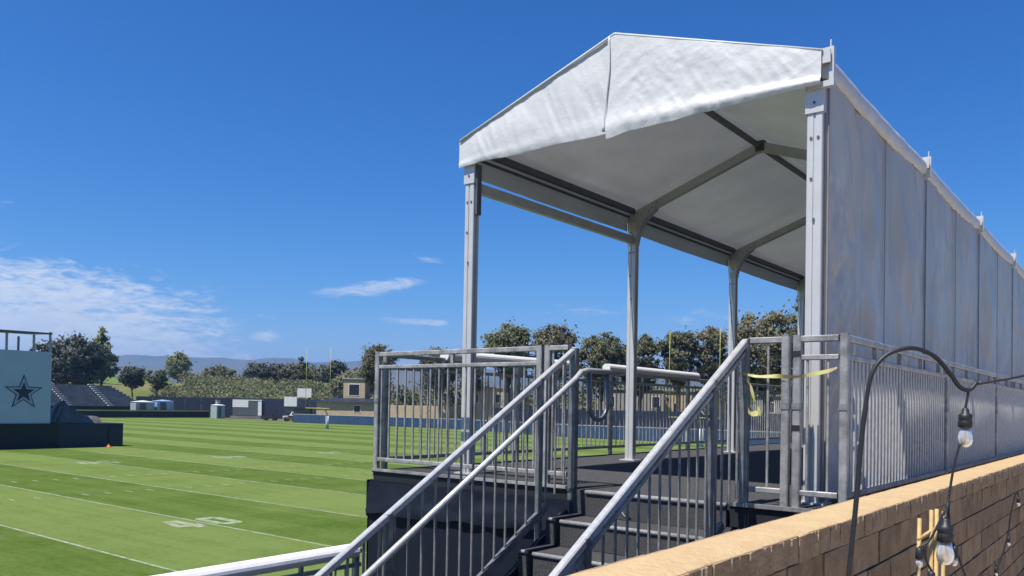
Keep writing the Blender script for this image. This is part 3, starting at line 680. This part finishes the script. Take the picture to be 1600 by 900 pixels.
lamp('clear bulb hanging from the black hook, above the wall cap', (1.4335, -3.081, .604), [(1.440, -3.076, .658), (1.437, -3.079, .63), (1.4335, -3.081, .605)], .86)
lamp('clear bulb hanging in front of the bamboo stakes', (1.401, -3.164, .300), [(1.424, -3.09, .515), (1.409, -3.101, .44), (1.397, -3.111, .341), (1.400, -3.15, .318), (1.401, -3.164, .302)], 1.0)
lamp('small dark bulb low on the left bamboo stake', (1.335, -3.158, .215), [(1.397, -3.111, .335), (1.361, -3.139, .242), (1.345, -3.15, .222), (1.335, -3.158, .215)], small=True)
lamp('small dark bulb below the left bamboo stakes at the picture edge', (1.362, -3.138, .150), [(1.345, -3.15, .222), (1.350, -3.147, .18), (1.362, -3.138, .150)], small=True)
lamp('dangling bulb just right of the bamboo stakes', (1.412, -3.10, .222), [(1.397, -3.111, .335), (1.403, -3.108, .26), (1.412, -3.10, .222)], small=True)
MB().tube(bez([(1.412, -3.10, .225), (1.429, -3.086, .163), (1.442, -3.075, .101), (1.46, -3.06, -.1)], 5), .003, 6).single('light_cable', 'rubber', 'thin black cable trailing down right of the bamboo stakes', 'cable', (1.412, -3.10, .225), smooth=True)
MB().tube(bez([(1.185, .165, .10), (1.175, .158, .124), (1.151, .139, -.001), (1.137, .127, -.138), (1.107, .104, -.274), (1.068, .073, -.411), (1.0, .02, -.7)], 5), .005, 6).single('light_cable', 'rubber', 'thin black cable hanging along the brick wall at the right picture edge', 'cable', (1.175, .158, .124), smooth=True)
for p, w_ in (((1.186, .166, .092), 'top'), ((1.140, .128, -.150), 'middle'), ((1.082, .083, -.335), 'bottom')):
    lamp(f'small dark bulb on the cable along the brick wall, {w_} of the three', p, [(p[0]-.012, p[1]-.01, p[2]+.035), (p[0]-.004, p[1], p[2]+.02), p], small=True)
for i, (a, b_, lb) in enumerate((((1.289, -2.941, .270), (1.275, -2.95, -1.0), 'leftmost of the upright stakes'), ((1.317, -2.919, .296), (1.318, -2.92, -1.0), 'second upright from the left'), ((1.331, -2.915, .300), (1.329, -2.92, -1.0), 'third upright from the left'), ((1.346, -2.890, .292), (1.338, -2.90, -1.0), 'rightmost of the upright stakes'))):
    MB().tube([a, Vector(a).lerp(Vector(b_), .5), b_], [.0058, .0064, .007], 9).single('bamboo_stake', 'bamboo', f'thin tan bamboo stake by the brick wall, {lb}', 'stake', b_, 'bamboo stakes by the wall', True)
MB().tube([(1.285, -2.945, .205), (1.335, -2.905, .248)], .0055, 8).single('bamboo_stake', 'bamboo', 'short slanting bamboo cross stake tied to the uprights', 'stake', (1.285, -2.945, .205), 'bamboo stakes by the wall', True)

# ------------------------------------------------------------------ trees
def leaf_mesh(name, centers, size, mat, rs):
    n = len(centers); a = rs.normal(size=(n, 3)); a /= np.linalg.norm(a, axis=1)[:, None]; b = rs.normal(size=(n, 3)); b -= a*(a*b).sum(1)[:, None]; b /= np.linalg.norm(b, axis=1)[:, None]
    s = size*rs.uniform(.55, 1.35, (n, 1)); q = rs.uniform(.45, .8, (n, 1))
    V = np.stack([centers-a*s, centers+b*s*q, centers+a*s, centers-b*s*q], 1).reshape(-1, 3)
    me = bpy.data.meshes.new(name); me.vertices.add(4*n); me.vertices.foreach_set('co', V.ravel().astype(np.float32))
    me.loops.add(4*n); me.loops.foreach_set('vertex_index', np.arange(4*n, dtype=np.int32)); me.polygons.add(n)
    me.polygons.foreach_set('loop_start', np.arange(0, 4*n, 4, dtype=np.int32)); me.update(calc_edges=True); me.validate(); me.materials.append(MAT[mat]); return me
def tree(name, label, x, y, zb, h, w, mat, seed, n=3500, leaf=.42, trunk=.3, clumps=34, shape='round', group='trees beyond the field', z_low=None):
    rs = np.random.RandomState(seed); t = thing(name, label, 'tree', (x, y, zb), group); ch = h*(1-trunk)
    C = []
    while len(C) < clumps:
        p = rs.uniform(-1, 1, 3); r = np.linalg.norm(p)
        if r > 1 or r < .35: continue
        if shape == 'cone' and (p[0]**2+p[1]**2)**.5 > .95*(1-(p[2]+1)/2)+.08: continue
        if shape == 'vase' and (p[0]**2+p[1]**2)**.5 > .55+.45*(p[2]+1)/2: continue
        C.append(p)
    C = np.array(C); cl = C*np.array([w*.42, w*.42, ch*.42]); cl[:, 2] += h*trunk+ch*.5
    rad = w*rs.uniform(.06, .15, clumps)
    if shape == 'cone': rad *= .7
    idx = rs.randint(0, clumps, n); off = rs.normal(size=(n, 3)); off /= np.linalg.norm(off, axis=1)[:, None]; off *= np.abs(rs.normal(0, .62, (n, 1)))
    P = cl[idx]+off*rad[idx][:, None]*np.array([1, 1, .72])
    zc_ = h*trunk+ch*.42; P[:, 2] -= zc_
    o = bpy.data.objects.new('crown', leaf_mesh('crown', P, leaf, mat, rs)); link(o, t, (0, 0, zc_))
    mb = MB(); r0 = max(.10, h*.022); top = Vector((0, 0, h*(trunk+.25)))
    bend = Vector((rs.uniform(-.3, .3), rs.uniform(-.3, .3), 0))
    mb.tube([(0, 0, -.4), bend*.4+Vector((0, 0, h*trunk*.5)), bend+Vector((0, 0, h*trunk)), bend*1.2+top], [r0*1.25, r0, r0*.8, r0*.35], 8)
    for i in range(7):
        c = Vector(cl[i]); s_ = bend+Vector((0, 0, h*trunk*rs.uniform(.75, 1.05))); mb.tube([s_, s_.lerp(c, .5)+Vector((0, 0, -.05*h)), c], [r0*.5, r0*.32, r0*.12], 6)
    ob = bpy.data.objects.new('trunk', mb.mesh('trunk', 'bark')); link(ob, t); return t
T = [  # name, label, world x, world y, base z, height, width, material, leaves, leaf size, trunk, shape
 ('dark_tree', 'dark dense tree left of the pale tree, beside the star tower', -201.0, 82.4, -1.5, 17.6, 14.6, 'leaf_dark', 5200, .55, .12, 'round'),
 ('dark_tree', 'dark thin-topped sapling rising just over the star tower panel', -206.0, 78.0, 0.0, 14.6, 7.5, 'leaf_dark', 1000, .5, .35, 'vase'),
 ('pale_tree', 'tall pale green tree right behind the dark tree near the star tower', -206.8, 91.6, 2.0, 17.2, 10.5, 'leaf_green', 3300, .5, .15, 'cone'),
 ('round_tree', 'lone round tree standing on the rise in front of the hills', -280.3, 153.5, 6.8, 11.6, 8.8, 'leaf_green', 3200, .55, .08, 'round'),
 ('dark_shrub_tree', 'low dark tree above the bleachers, left of two', -209.5, 101.0, 1.5, 8.1, 6.5, 'leaf_dark', 2200, .42, .2, 'round'),
 ('dark_shrub_tree', 'low dark tree above the bleachers, right of two', -205.0, 105.2, 1.5, 7.6, 5.6, 'leaf_olive', 2000, .42, .2, 'round'),
 ('evergreen_tree', 'broad dark evergreen above the shrubs, left of the thin pine', -224.0, 149.5, 3.0, 10.6, 10.5, 'leaf_dark', 3000, .5, .15, 'round'),
 ('evergreen_tree', 'small rounded evergreen left of the broad dark one', -231.0, 143.0, 3.0, 8.2, 6.0, 'leaf_olive', 1600, .5, .15, 'round'),
 ('evergreen_tree', 'small evergreen at the left end of the far tree line', -240.0, 134.0, 3.0, 7.6, 5.0, 'leaf_olive', 1300, .5, .15, 'round'),
 ('evergreen_tree', 'wide olive tree behind the two white screens', -213.5, 155.5, 3.0, 10.4, 11.0, 'leaf_olive', 3000, .5, .15, 'round'),
 ('pine_tree', 'thin pine top rising over the far tree line', -212.0, 156.7, 3.0, 12.6, 3.8, 'leaf_dark', 900, .45, .3, 'round'),
 ('evergreen_tree', 'rounded evergreen right of the thin pine', -203.5, 163.5, 3.0, 11.4, 8.0, 'leaf_dark', 2400, .5, .15, 'round'),
 ('evergreen_tree', 'olive evergreen between the thin pine and the tan house', -196.0, 165.5, 2.5, 9.6, 9.5, 'leaf_olive', 2400, .5, .15, 'round'),
 ('evergreen_tree', 'low olive tree left of the tan house', -170.0, 140.0, .0, 8.6, 10.0, 'leaf_olive', 2500, .5, .12, 'round'),
 ('evergreen_tree', 'dark olive evergreen just left of the broad dark evergreen, behind the shrub slope', -234.5, 141.5, 4.0, 8.6, 9.0, 'leaf_olive', 2000, .5, .08, 'round'),
 ('evergreen_tree', 'dark evergreen between the broad evergreen and the thin pine', -218.5, 153.0, 4.0, 9.6, 9.0, 'leaf_dark', 2200, .5, .08, 'round'),
 ('evergreen_tree', 'olive evergreen filling the gap right of the thin pine', -208.0, 160.0, 3.5, 9.6, 9.5, 'leaf_olive', 2200, .5, .08, 'round'),
 ('evergreen_tree', 'dark olive tree above the tan building roof', -188.0, 160.0, 1.0, 11.0, 11.0, 'leaf_olive', 2600, .5, .08, 'round'),
 ('street_tree', 'brownish tree beside the tan house, left of the platform corner', -111.2, 97.4, -3.3, 15.2, 7.4, 'leaf_brown', 2600, .36, .40, 'vase'),
 ('street_tree', 'brownish tree behind the front guard rail, left of the front tent post', -97.5, 99.5, -3.3, 14.3, 8.2, 'leaf_brown', 2700, .36, .38, 'vase'),
 ('street_tree', 'dark brown tree just left of the front tent post', -92.4, 102.0, -3.3, 15.0, 6.4, 'leaf_olive', 2400, .36, .36, 'vase'),
 ('street_tree', 'tall olive tree right of the front tent post, left crown of the pair', -80.3, 97.0, -3.3, 17.5, 8.6, 'leaf_olive', 4200, .36, .42, 'vase'),
 ('street_tree', 'tall thin-leaved tree right of the front tent post, right crown of the pair', -74.3, 101.0, -3.3, 17.6, 8.2, 'leaf_brown', 3000, .36, .42, 'vase'),
 ('street_tree', 'dense olive tree just left of the second tent post', -66.9, 103.5, -3.3, 16.6, 7.6, 'leaf_olive', 4300, .34, .34, 'round'),
 ('street_tree', 'dense olive tree right behind the second tent post', -62.1, 107.2, -3.3, 16.3, 6.6, 'leaf_olive', 3800, .34, .34, 'round'),
 ('street_tree', 'greyish open-crowned tree between the two goal uprights, left of two', -56.3, 109.2, -3.3, 16.8, 6.8, 'leaf_olive', 2900, .34, .40, 'vase'),
 ('street_tree', 'brownish tree seen left of the third tent post', -52.6, 112.2, -3.3, 17.4, 6.8, 'leaf_brown', 3000, .34, .40, 'vase'),
 ('street_tree', 'large brown-green tree between the third tent post and the white corner post', -36.2, 92.4, -3.3, 17.0, 9.4, 'leaf_brown', 5600, .33, .30, 'round'),
 ('street_tree', 'tall tree rising behind the far tent posts, next to the white corner post', -31.4, 96.8, -3.3, 19.6, 7.6, 'leaf_olive', 4200, .33, .34, 'round'),
]
for i, (nm, lb, x, y, zb, h, w_, mt, n, lf, tk, shp) in enumerate(T): tree(nm, lb, x, y, zb, h, w_*1.16, mt, 11+i*7, int(n*4.2), lf*.60, tk, 120 if n > 2000 else 50, shp)
# the shrub-covered slope: a mass nobody could count
rs = np.random.RandomState(5); pts = []
for i in range(560):
    s = rs.uniform(200, 262); q = rs.uniform(-.435, -.20); x, y = st(s, q*s); r = rs.uniform(1.2, 2.7); zc = bank_h(s, q*s)+r*.45
    if q < -.40 and s > 235: continue
    k = 85; o = rs.normal(size=(k, 3)); o /= np.linalg.norm(o, axis=1)[:, None]; o *= rs.uniform(.5, 1.05, (k, 1)); o[:, 2] = np.abs(o[:, 2])*1.0-.15
    pts.append(np.array([x, y, zc])+o*r)
shrubs = bpy.data.objects.new('shrubs', leaf_mesh('shrubs', np.concatenate(pts), .34, 'reed', rs)); link(shrubs); tag(shrubs, 'pale olive shrubs and reeds covering the slope beyond the field', 'shrubs', kind='stuff')
pts = []
for i in range(430):
    s = rs.uniform(158, 205); q = rs.uniform(-.20, .36); x, y = st(s*.92, q*s*.92); r = rs.uniform(1.2, 2.6); zc = FZ+rs.uniform(.5, 7.5)
    if y < 103 and x < -60 or y < 96: continue
    k = 65; o = rs.normal(size=(k, 3)); o /= np.linalg.norm(o, axis=1)[:, None]; o *= rs.uniform(.5, 1.05, (k, 1)); pts.append(np.array([x, y, zc])+o*r)
und = bpy.data.objects.new('undergrowth', leaf_mesh('undergrowth', np.concatenate(pts), .36, 'leaf_under', rs)); link(und); tag(und, 'dark bushes filling the space under the far trees behind the railings', 'bushes', kind='stuff')

# ------------------------------------------------------------------ star tower at the left edge
tower = thing('video_tower', 'grey-blue tower panel with a navy star on a dark base, at the left edge', 'tower', (-67.5, 19, FZ))
MB().box(-69.5, -66.0, 12.0, 22.12, -1.43, 4.12).build('panel', 'panel_blue', tower)
MB().box(-70.2, -65.9, 11.5, 22.75, FZ, -1.44).build('base', 'black_flat', tower)
MB().box(-70.0, -65.95, 22.77, 27.85, FZ, -1.44).build('base', 'navy_flat', tower)
MB().box(-65.945, -65.90, 26.6, 26.75, FZ, -1.46).build('base_seam', 'black_flat', tower)
rf = MB().add([(-69.8, 12.0, 5.75), (-65.9, 12.0, 5.55), (-65.9, 22.1, 5.62), (-69.8, 22.1, 5.82), (-69.8, 12.0, 5.52), (-65.9, 12.0, 5.32), (-65.9, 22.1, 5.50), (-69.8, 22.1, 5.66)], [(0, 1, 2, 3), (7, 6, 5, 4), (0, 4, 5, 1), (1, 5, 6, 2), (2, 6, 7, 3), (3, 7, 4, 0)]).build('roof', 'dark_steel', tower)
for x, y in ((-66.15, 18.95), (-66.15, 20.85), (-69.2, 20.9), (-66.15, 13.5), (-69.2, 13.5), (-66.1, 22.0)): MB().box(x-.07, x+.07, y-.07, y+.07, 4.12, 5.40 if y < 21.5 else 5.7).build('roof_post', 'galv', tower)
def star(ro, ri_ratio, x, cy, cz, name, mat, parent, t=.03):
    pts = []
    for i in range(10):
        r = ro*(1 if i % 2 == 0 else ri_ratio); a = math.pi/2+i*math.pi/5; pts.append((cy+r*math.cos(a), cz+r*math.sin(a)))
    mb = MB(); mb.add([(x+t, p[0], p[1]) for p in pts]+[(x+t, cy, cz)], [(i, (i+1) % 10, 10) for i in range(10)])
    mb.add([(x, p[0], p[1]) for p in pts]+[(x+t, p[0], p[1]) for p in pts], [(i, (i+1) % 10, (i+1) % 10+10, i+10) for i in range(10)])
    return mb.build(name, mat, parent)
em = star(1.40, .40, -66.0, 20.16, .93, 'star_emblem', 'star_navy', tower)
star(1.20, .40, -65.97, 20.16, .93, 'star_border', 'star_grey', em, .02); star(.80, .40, -65.95, 20.16, .93, 'star_centre', 'star_navy', em, .02)
mb = MB()
def heap(u, v):
    y = 22.85+3.6*u; x = -69.2+2.9*v
    prof = [(0, .05), (.05, .62), (.13, 1.25), (.20, 1.55), (.27, 1.52), (.40, 1.18), (.52, .86), (.66, .62), (.80, .56), (.95, .46), (1, .05)]
    hgt = next(a[1]+(b_[1]-a[1])*(u-a[0])/(b_[0]-a[0]) for a, b_ in zip(prof, prof[1:]) if u <= b_[0]+1e-6)
    return (x+.15*fbm(u*7, v*6, 9), y, -1.44+hgt*min(1, 5*v+.02, 5*(1-v)+.02)*(1+.22*fbm(u*6, v*5, 3)))
mb.grid(heap, 36, 16).single('tarp_heap', 'tarp', 'lumpy grey tarpaulin thrown over gear on the dark base right of the star', 'tarpaulin', (-67.7, 24, -1.44), smooth=True)
mb = MB(); mb.lathe((-65.2, 26.3, FZ+.005), [(.26, 0), (.26, .03), (.16, .04), (.10, .16), (.04, .26)], 12); mb.single('field_cone', 'orange', 'small orange cone on the grass at the foot of the dark base', 'cone', (-65.2, 26.3, FZ+.005), smooth=True)

# ------------------------------------------------------------------ far side: fence, bleachers, sheds, vehicles
fen = thing('field_fence', 'low black field fence with a yellow top, below the bleachers', 'fence', (-168.2, 75, FZ))
for k in range(12): MB().box(-168.35, -168.15, 50+k*4, 53.9+k*4, FZ, -1.98).build('fence_panel', 'black_flat', fen)
MB().box(-168.4, -168.1, 50, 98, -1.97, -1.72).build('top_rail', 'yellow_dull', fen)
bl = thing('bleachers', 'grey concrete bleachers rising behind the far field fence', 'bleachers', (-172, 72, FZ))
for k in range(12):
    y1 = 86.5-.35*k; MB().box(-172-(k+1)*.95-1, -172-k*.95, 46, y1, FZ, -1.35+k*.44).build('row', 'stand_concrete', bl)
for yy in (60, 69, 77.5):
    for k in range(12): MB().box(-172-(k+.5)*.95, -171.95-k*.95, yy, yy+1.1, -1.349+k*.44, -1.13+k*.44).build('aisle_step', 'concrete', bl)
MB().box(-171.99, -171.8, 46, 88, FZ, -1.0).build('front_shade', 'black_flat', bl)  # black box painted as the shadow along the bleacher front
def canopy_box(name, label, cat, x0, x1, y0, y1, z0, z1, mat, trim):
    t = thing(name, label, cat, ((x0+x1)/2, (y0+y1)/2, z0))
    MB().box(x0, x1, y0, y1, z0, z1).build('body', mat, t)
    xm, ym = (x0+x1)/2, (y0+y1)/2
    MB().add([(x0-.1, y0-.1, z1), (x1+.1, y0-.1, z1), (x1+.1, y1+.1, z1), (x0-.1, y1+.1, z1), (xm, ym, z1+.35)], [(0, 1, 4), (1, 2, 4), (2, 3, 4), (3, 0, 4), (3, 2, 1, 0)]).build('roof', trim, t)
    MB().box(x1+.0, x1+.03, y0+.2*(y1-y0), y0+.55*(y1-y0), z0+.1, z1-.3).build('door', 'dark_steel', t)
    return t
canopy_box('vendor_tent', 'grey-white pop-up tent behind the yellow-topped fence, left of the blue one', 'tent', -171.6, -169.2, 81.5, 85.6, FZ, .0, 'shed_grey', 'white_paint')
canopy_box('vendor_tent', 'blue pop-up tent behind the yellow-topped fence', 'tent', -171.6, -169.2, 86.2, 90.0, FZ, .25, 'portable_blue', 'portable_blue')
canopy_box('guard_shed', 'small pale grey shed standing at the far field corner', 'shed', -163.6, -161.2, 95.6, 97.6, FZ, -.45, 'shed_grey', 'white_paint')
MB().box(-162.7, -162.0, 96.2, 96.9, -.10, .65).box(-162.8, -161.9, 96.1, 97.0, .65, .72).single('vent_box', 'shed_grey', 'small vent box on top of the pale grey shed', 'vent', (-162.35, 96.55, -.1))
def dark_fence(label, pts, z1, n):
    t = thing('screen_fence', label, 'fence', (pts[0][0], pts[0][1], FZ))
    for (a, b_) in zip(pts, pts[1:]):
        a3, b3 = Vector((*a, 0)), Vector((*b_, 0))
        for k in range(n):
            p, q = a3.lerp(b3, (k+.01)/n), a3.lerp(b3, (k+.99)/n)
            MB().bar(p+Vector((0, 0, (FZ+z1)/2)), q+Vector((0, 0, (FZ+z1)/2)), .08, z1-FZ).build('screen_panel', 'navy_flat', t)
    return t
dark_fence('tall dark screen fence below the shrub slope, behind the far vehicles', [(-182, 88), (-168, 104), (-146, 113), (-128, 112)], 1.25, 6)
dark_fence('dark screen fence above the blue padded wall, seen through the platform railings', [(-84, 97.5), (-56, 87.5), (-18, 87)], .25, 10)
# trailer with white side
tr = thing('box_trailer', 'white-topped dark trailer at the far field edge', 'trailer', (-158.5, 101.5, FZ))
TRd = Vector((5.1, 4.0, 0)).normalized(); TRn = Vector((TRd.y, -TRd.x, 0))
def obox(o, d, n, a0, a1, b0, b1, z0, z1, mb=None):
    mb = mb or MB(); vs = []
    for z in (z0, z1):
        for a, b_ in ((a0, b0), (a1, b0), (a1, b1), (a0, b1)): p = o+d*a+n*b_; vs.append((p.x, p.y, z))
    return mb.add(vs, [(3, 2, 1, 0), (4, 5, 6, 7), (0, 1, 5, 4), (1, 2, 6, 5), (2, 3, 7, 6), (3, 0, 4, 7)])
o0 = Vector((-161.0, 99.4, 0))
obox(o0, TRd, TRn, 0, 6.5, -2.2, -.05, -2.6, .70).build('body', 'dark_steel', tr); obox(o0, TRd, TRn, -.02, 3.5, -.04, .02, -.80, .90).build('side_sign', 'white_paint', tr)
obox(o0, TRd, TRn, 3.5, 6.5, -2.25, 0, .70, .90).build('roof_edge', 'white_paint', tr); obox(o0, TRd, TRn, 5.7, 6.5, -.03, .05, -2.6, .55).build('door', 'white_paint', tr)
obox(o0, TRd, TRn, -.3, 6.6, -.5, .6, FZ, -2.75).build('step_deck', 'stand_concrete', tr)
for a in (1.2, 2.1): MB().bar(o0+TRd*a+TRn*(-.25)+Vector((0, 0, FZ+.4)), o0+TRd*a+TRn*.02+Vector((0, 0, FZ+.4)), .8, .8, c=.22).build('wheel', 'tyre', tr)
def vehicle(name, label, cat, o, d, length, mat, kind):
    o = Vector(o); d = Vector(d).normalized(); n = Vector((d.y, -d.x, 0)); t = thing(name, label, cat, (o.x, o.y, FZ))
    w_ = .95
    if kind == 'cart':
        obox(o, d, n, 0, length, -.65, .65, FZ+.35, FZ+.85).build('body', mat, t); obox(o, d, n, .9, length-.9, -.6, .6, FZ+.85, FZ+1.15).build('seat', 'car_dark', t)
        obox(o, d, n, .3, length-.2, -.7, .7, FZ+2.0, FZ+2.08).build('roof', mat, t)
        for a in (.4, length-.35):
            for b_ in (-.6, .6): obox(o, d, n, a-.03, a+.03, b_-.03, b_+.03, FZ+.85, FZ+2.0).build('roof_post', 'car_dark', t)
    else:
        prof = [(0, .45), (0, 1.0), (length*.27, 1.12), (length*.36, 1.85), (length*.60, 1.88), (length*.66, 1.15), (length, 1.12), (length, .45)]
        mb = MB(); k = len(prof)
        for s in (-w_, w_): mb.add([o+d*a+n*(s*(.88 if z > 1.3 else 1))+Vector((0, 0, FZ+z)) for a, z in prof], [tuple(range(k))])
        mb.f += [(i, (i+1) % k, (i+1) % k+k, i+k) for i in range(k)]; mb.build('body', mat, t)
        for s in (-w_*1.0-.005, w_*.93): obox(o, d, n, length*.37, length*.59, s, s+.06, FZ+1.2, FZ+1.72).build('side_window', 'dark_glass', t)
        for a in (0, length): 
            for s in (-.75, .55): obox(o, d, n, a-.03, a+.03, s, s+.2, FZ+.75, FZ+.95).build('headlight' if a == 0 else 'tail_light', 'white_paint' if a == 0 else 'orange', t)
    for a in (length*.18, length*.80):
        for s in (-.80, .60):
            p = o+d*a+n*s+Vector((0, 0, FZ+.34)); wb = MB()
            ring = [(p+d*(.34*math.cos(q))+Vector((0, 0, .34*math.sin(q)))) for q in [2*math.pi*i/14 for i in range(14)]]
            wb.add(ring+[r_+n*.2 for r_ in ring], [tuple(range(14)), tuple(range(27, 13, -1))]+[(i, (i+1) % 14, (i+1) % 14+14, i+14) for i in range(14)]); wb.build('wheel', 'tyre', t)
    return t
vehicle('pickup_truck', 'white pickup truck parked at the far field edge below the lower white screen', 'truck', (-142.2, 99.4, 0), (.75, .66, 0), 5.0, 'car_white', 'truck')
vehicle('utility_cart', 'dark utility cart parked left of the white pickup', 'cart', (-145.6, 96.8, 0), (.8, .6, 0), 3.0, 'car_dark', 'cart')
vehicle('utility_cart', 'brown utility cart parked right of the white pickup', 'cart', (-137.6, 96.2, 0), (.8, .6, 0), 2.6, 'car_brown', 'cart')
eq = thing('equipment_box', 'black equipment case behind the left end of the blue padded wall', 'case', (-133.5, 97.5, FZ))
eb = obox(Vector((-135.2, 96.6, 0)), TRd, TRn, 0, 3.4, -1.4, 0, FZ+.12, -.75).build('body', 'black_flat', eq); obox(Vector((-135.2, 96.6, 0)), TRd, TRn, -.04, 3.44, -1.44, .04, -.75, -.42).build('lid', 'car_dark', eq)
for a in (.4, 3.0): obox(Vector((-135.2, 96.6, 0)), TRd, TRn, a, a+.2, -1.2, -.2, FZ, FZ+.12).build('caster', 'tyre', eq)
def screen(label, x, y, w_, z0, z1):
    t = thing('white_screen', label, 'screen', (x, y, FZ)); o = Vector((x, y, 0))
    f_ = obox(o, TRd, TRn, 0, w_, -.15, 0, z0, z1).build('panel', 'white_paint', t)
    for a in (.3, w_-.4): obox(o, TRd, TRn, a, a+.12, -.32, -.20, FZ, z1-.1).build('leg', 'dark_steel', t)
    return t
screen('higher white screen on posts beyond the far vehicles, right of two', -147.0, 106.3, 3.1, 1.62, 3.60)
screen('lower white screen beyond the far vehicles, left of two', -147.4, 103.2, 2.75, -.38, 1.70)
# blue padded wall
bw = thing('padded_wall', 'low blue padded wall along the far end of the field', 'wall', (-90, 92, FZ))
poly = [(-129.1, 92.0), (-107.3, 94.0), (-87.2, 93.6), (-57, 82.6), (-12, 82.0)]
for a, b_ in zip(poly, poly[1:]):
    a3, b3 = Vector((*a, 0)), Vector((*b_, 0)); n = max(1, round((b3-a3).length/2.44))
    for k in range(n):
        p, q = a3.lerp(b3, (k+.008)/n), a3.lerp(b3, (k+.992)/n); MB().bar(p+Vector((0, 0, FZ+.78)), q+Vector((0, 0, FZ+.78)), .2, 1.56, c=.04).build('pad', 'blue_pad', bw)
    MB().bar(a3+Vector((0, 0, FZ+1.61)), b3+Vector((0, 0, FZ+1.61)), .26, .10).build('cap', 'shed_grey', bw)
# tan buildings behind it
def building(name, label, o, d, length, depth, z1, mat, roof=None, wins=(), base=FZ):
    o = Vector((*o, 0)); d = Vector((*d, 0)).normalized(); n = Vector((d.y, -d.x, 0)); t = thing(name, label, 'building', (o.x, o.y, base))
    obox(o, d, n, 0, length, -depth, 0, base, z1).build('wall', mat, t)
    if roof == 'hip':
        rb = MB(); vs = []
        for a, b_, z in ((-.6, .6, z1), (length+.6, .6, z1), (length+.6, -depth-.6, z1), (-.6, -depth-.6, z1), (depth*.5, -depth/2, z1+.85), (length-depth*.5, -depth/2, z1+.85)):
            p = o+d*a+n*b_; vs.append((p.x, p.y, z))
        rb.add(vs, [(0, 1, 5, 4), (1, 2, 5), (2, 3, 4, 5), (3, 0, 4), (3, 2, 1, 0)]).build('roof', 'roof_navy', t)
    elif roof == 'flat': obox(o, d, n, -.25, length+.25, -depth-.25, .25, z1, z1+.22).build('roof', 'grey_wall', t)
    for a0, a1, z0, zz in wins:
        f_ = obox(o, d, n, a0, a1, .002, .05, z0, zz).build('window', 'white_paint', t); obox(o, d, n, a0+.12, a1-.12, .051, .06, z0+.12, zz-.12).build('pane', 'dark_glass', f_)
    return t
building('tan_building', 'low tan building with dark hipped roof behind the blue padded wall', (-124.4, 93.8), (.83, .55), 11.5, 6, .72, 'tan_wall', 'hip', ((7.2, 8.6, -1.2, .2),))
building('tan_house', 'two-storey tan house with an open balcony behind the brownish trees', (-122.4, 98.6), (.80, .60), 4.2, 5, 5.2, 'tan_wall', 'flat', ((1.0, 3.2, 2.0, 4.3),))
building('low_tan_wall', 'long low tan wall seen through the front guard rail', (-108.5, 98.0), (.85, .50), 24.0, .4, .35, 'tan_wall')
building('tan_building', 'tan building right of the front tent post, seen through the railings', (-93.4, 102.5), (.86, .50), 7.0, 6, 3.6, 'tan_wall', 'flat', ((.6, 1.8, 1.0, 2.6), (4.6, 5.8, 1.0, 2.6)))
building('grey_building', 'grey-brown building behind the second tent post, seen through the railings', (-72.0, 110.5), (.90, .42), 17.0, 6, 3.6, 'grey_wall', 'flat', ((1.5, 3.0, .6, 2.6), (5.0, 6.5, .6, 2.6), (9, 10.4, .6, 2.6)))
building('tan_building', 'narrow tan building left of the third tent post, seen through the railings', (-61.4, 114.1), (.90, .42), 4.6, 5, 3.4, 'tan_wall', 'flat', ((1.4, 2.4, -.6, 1.6),))
building('grey_building', 'grey building seen low between the third tent post and the corner post', (-44.0, 108.0), (.95, .30), 16, 6, 2.6, 'grey_wall', 'flat', ((1.5, 3.0, .2, 1.8), (5.0, 6.5, .2, 1.8)))
# goal posts
def goal(label, x, y):
    t = thing('goal_post', label, 'goal post', (x, y+1.9, FZ), 'yellow goal posts')
    MB().tube([(x-2.82, y, FZ+3.05), (x+2.82, y, FZ+3.05)], .065, 8).build('crossbar', 'yellow_paint', t, True)
    for s in (-2.82, 2.82): MB().tube([(x+s, y, FZ+3.0), (x+s, y, FZ+12.2)], .032, 8).build('upright', 'yellow_paint', t, True)
    MB().tube(bez([(x, y+1.9, FZ), (x, y+1.9, FZ+1.6), (x, y+1.6, FZ+2.6), (x, y+.7, FZ+3.0), (x, y, FZ+3.05)], 5), .10, 8).build('gooseneck', 'yellow_paint', t, True)
    MB().tube([(x, y+1.9, FZ), (x, y+1.9, FZ+1.9)], .24, 10).build('pad', 'white_paint', t, True)
goal('yellow goal post seen between the second and third tent posts', -36.0, 72.4)
goal('yellow goal post on the far field, in front of the tan building', -97.0, 72.4)

# ------------------------------------------------------------------ air
hz = bpy.data.materials.new('haze_air'); hz.use_nodes = True; nt = hz.node_tree; nt.nodes.remove(nt.nodes['Principled BSDF'])
pv = N(nt, 'ShaderNodeVolumePrincipled'); pv.inputs['Color'].default_value = (.30, .58, 1.0, 1); pv.inputs['Density'].default_value = 1.7e-4; pv.inputs['Anisotropy'].default_value = .2
nt.links.new(pv.outputs[0], nt.nodes['Material Output'].inputs['Volume']); MAT['haze_air'] = hz
tag(MB().box(-7500, 4000, -4000, 7500, FZ-16, 345).build('haze', 'haze_air'), kind='stuff')
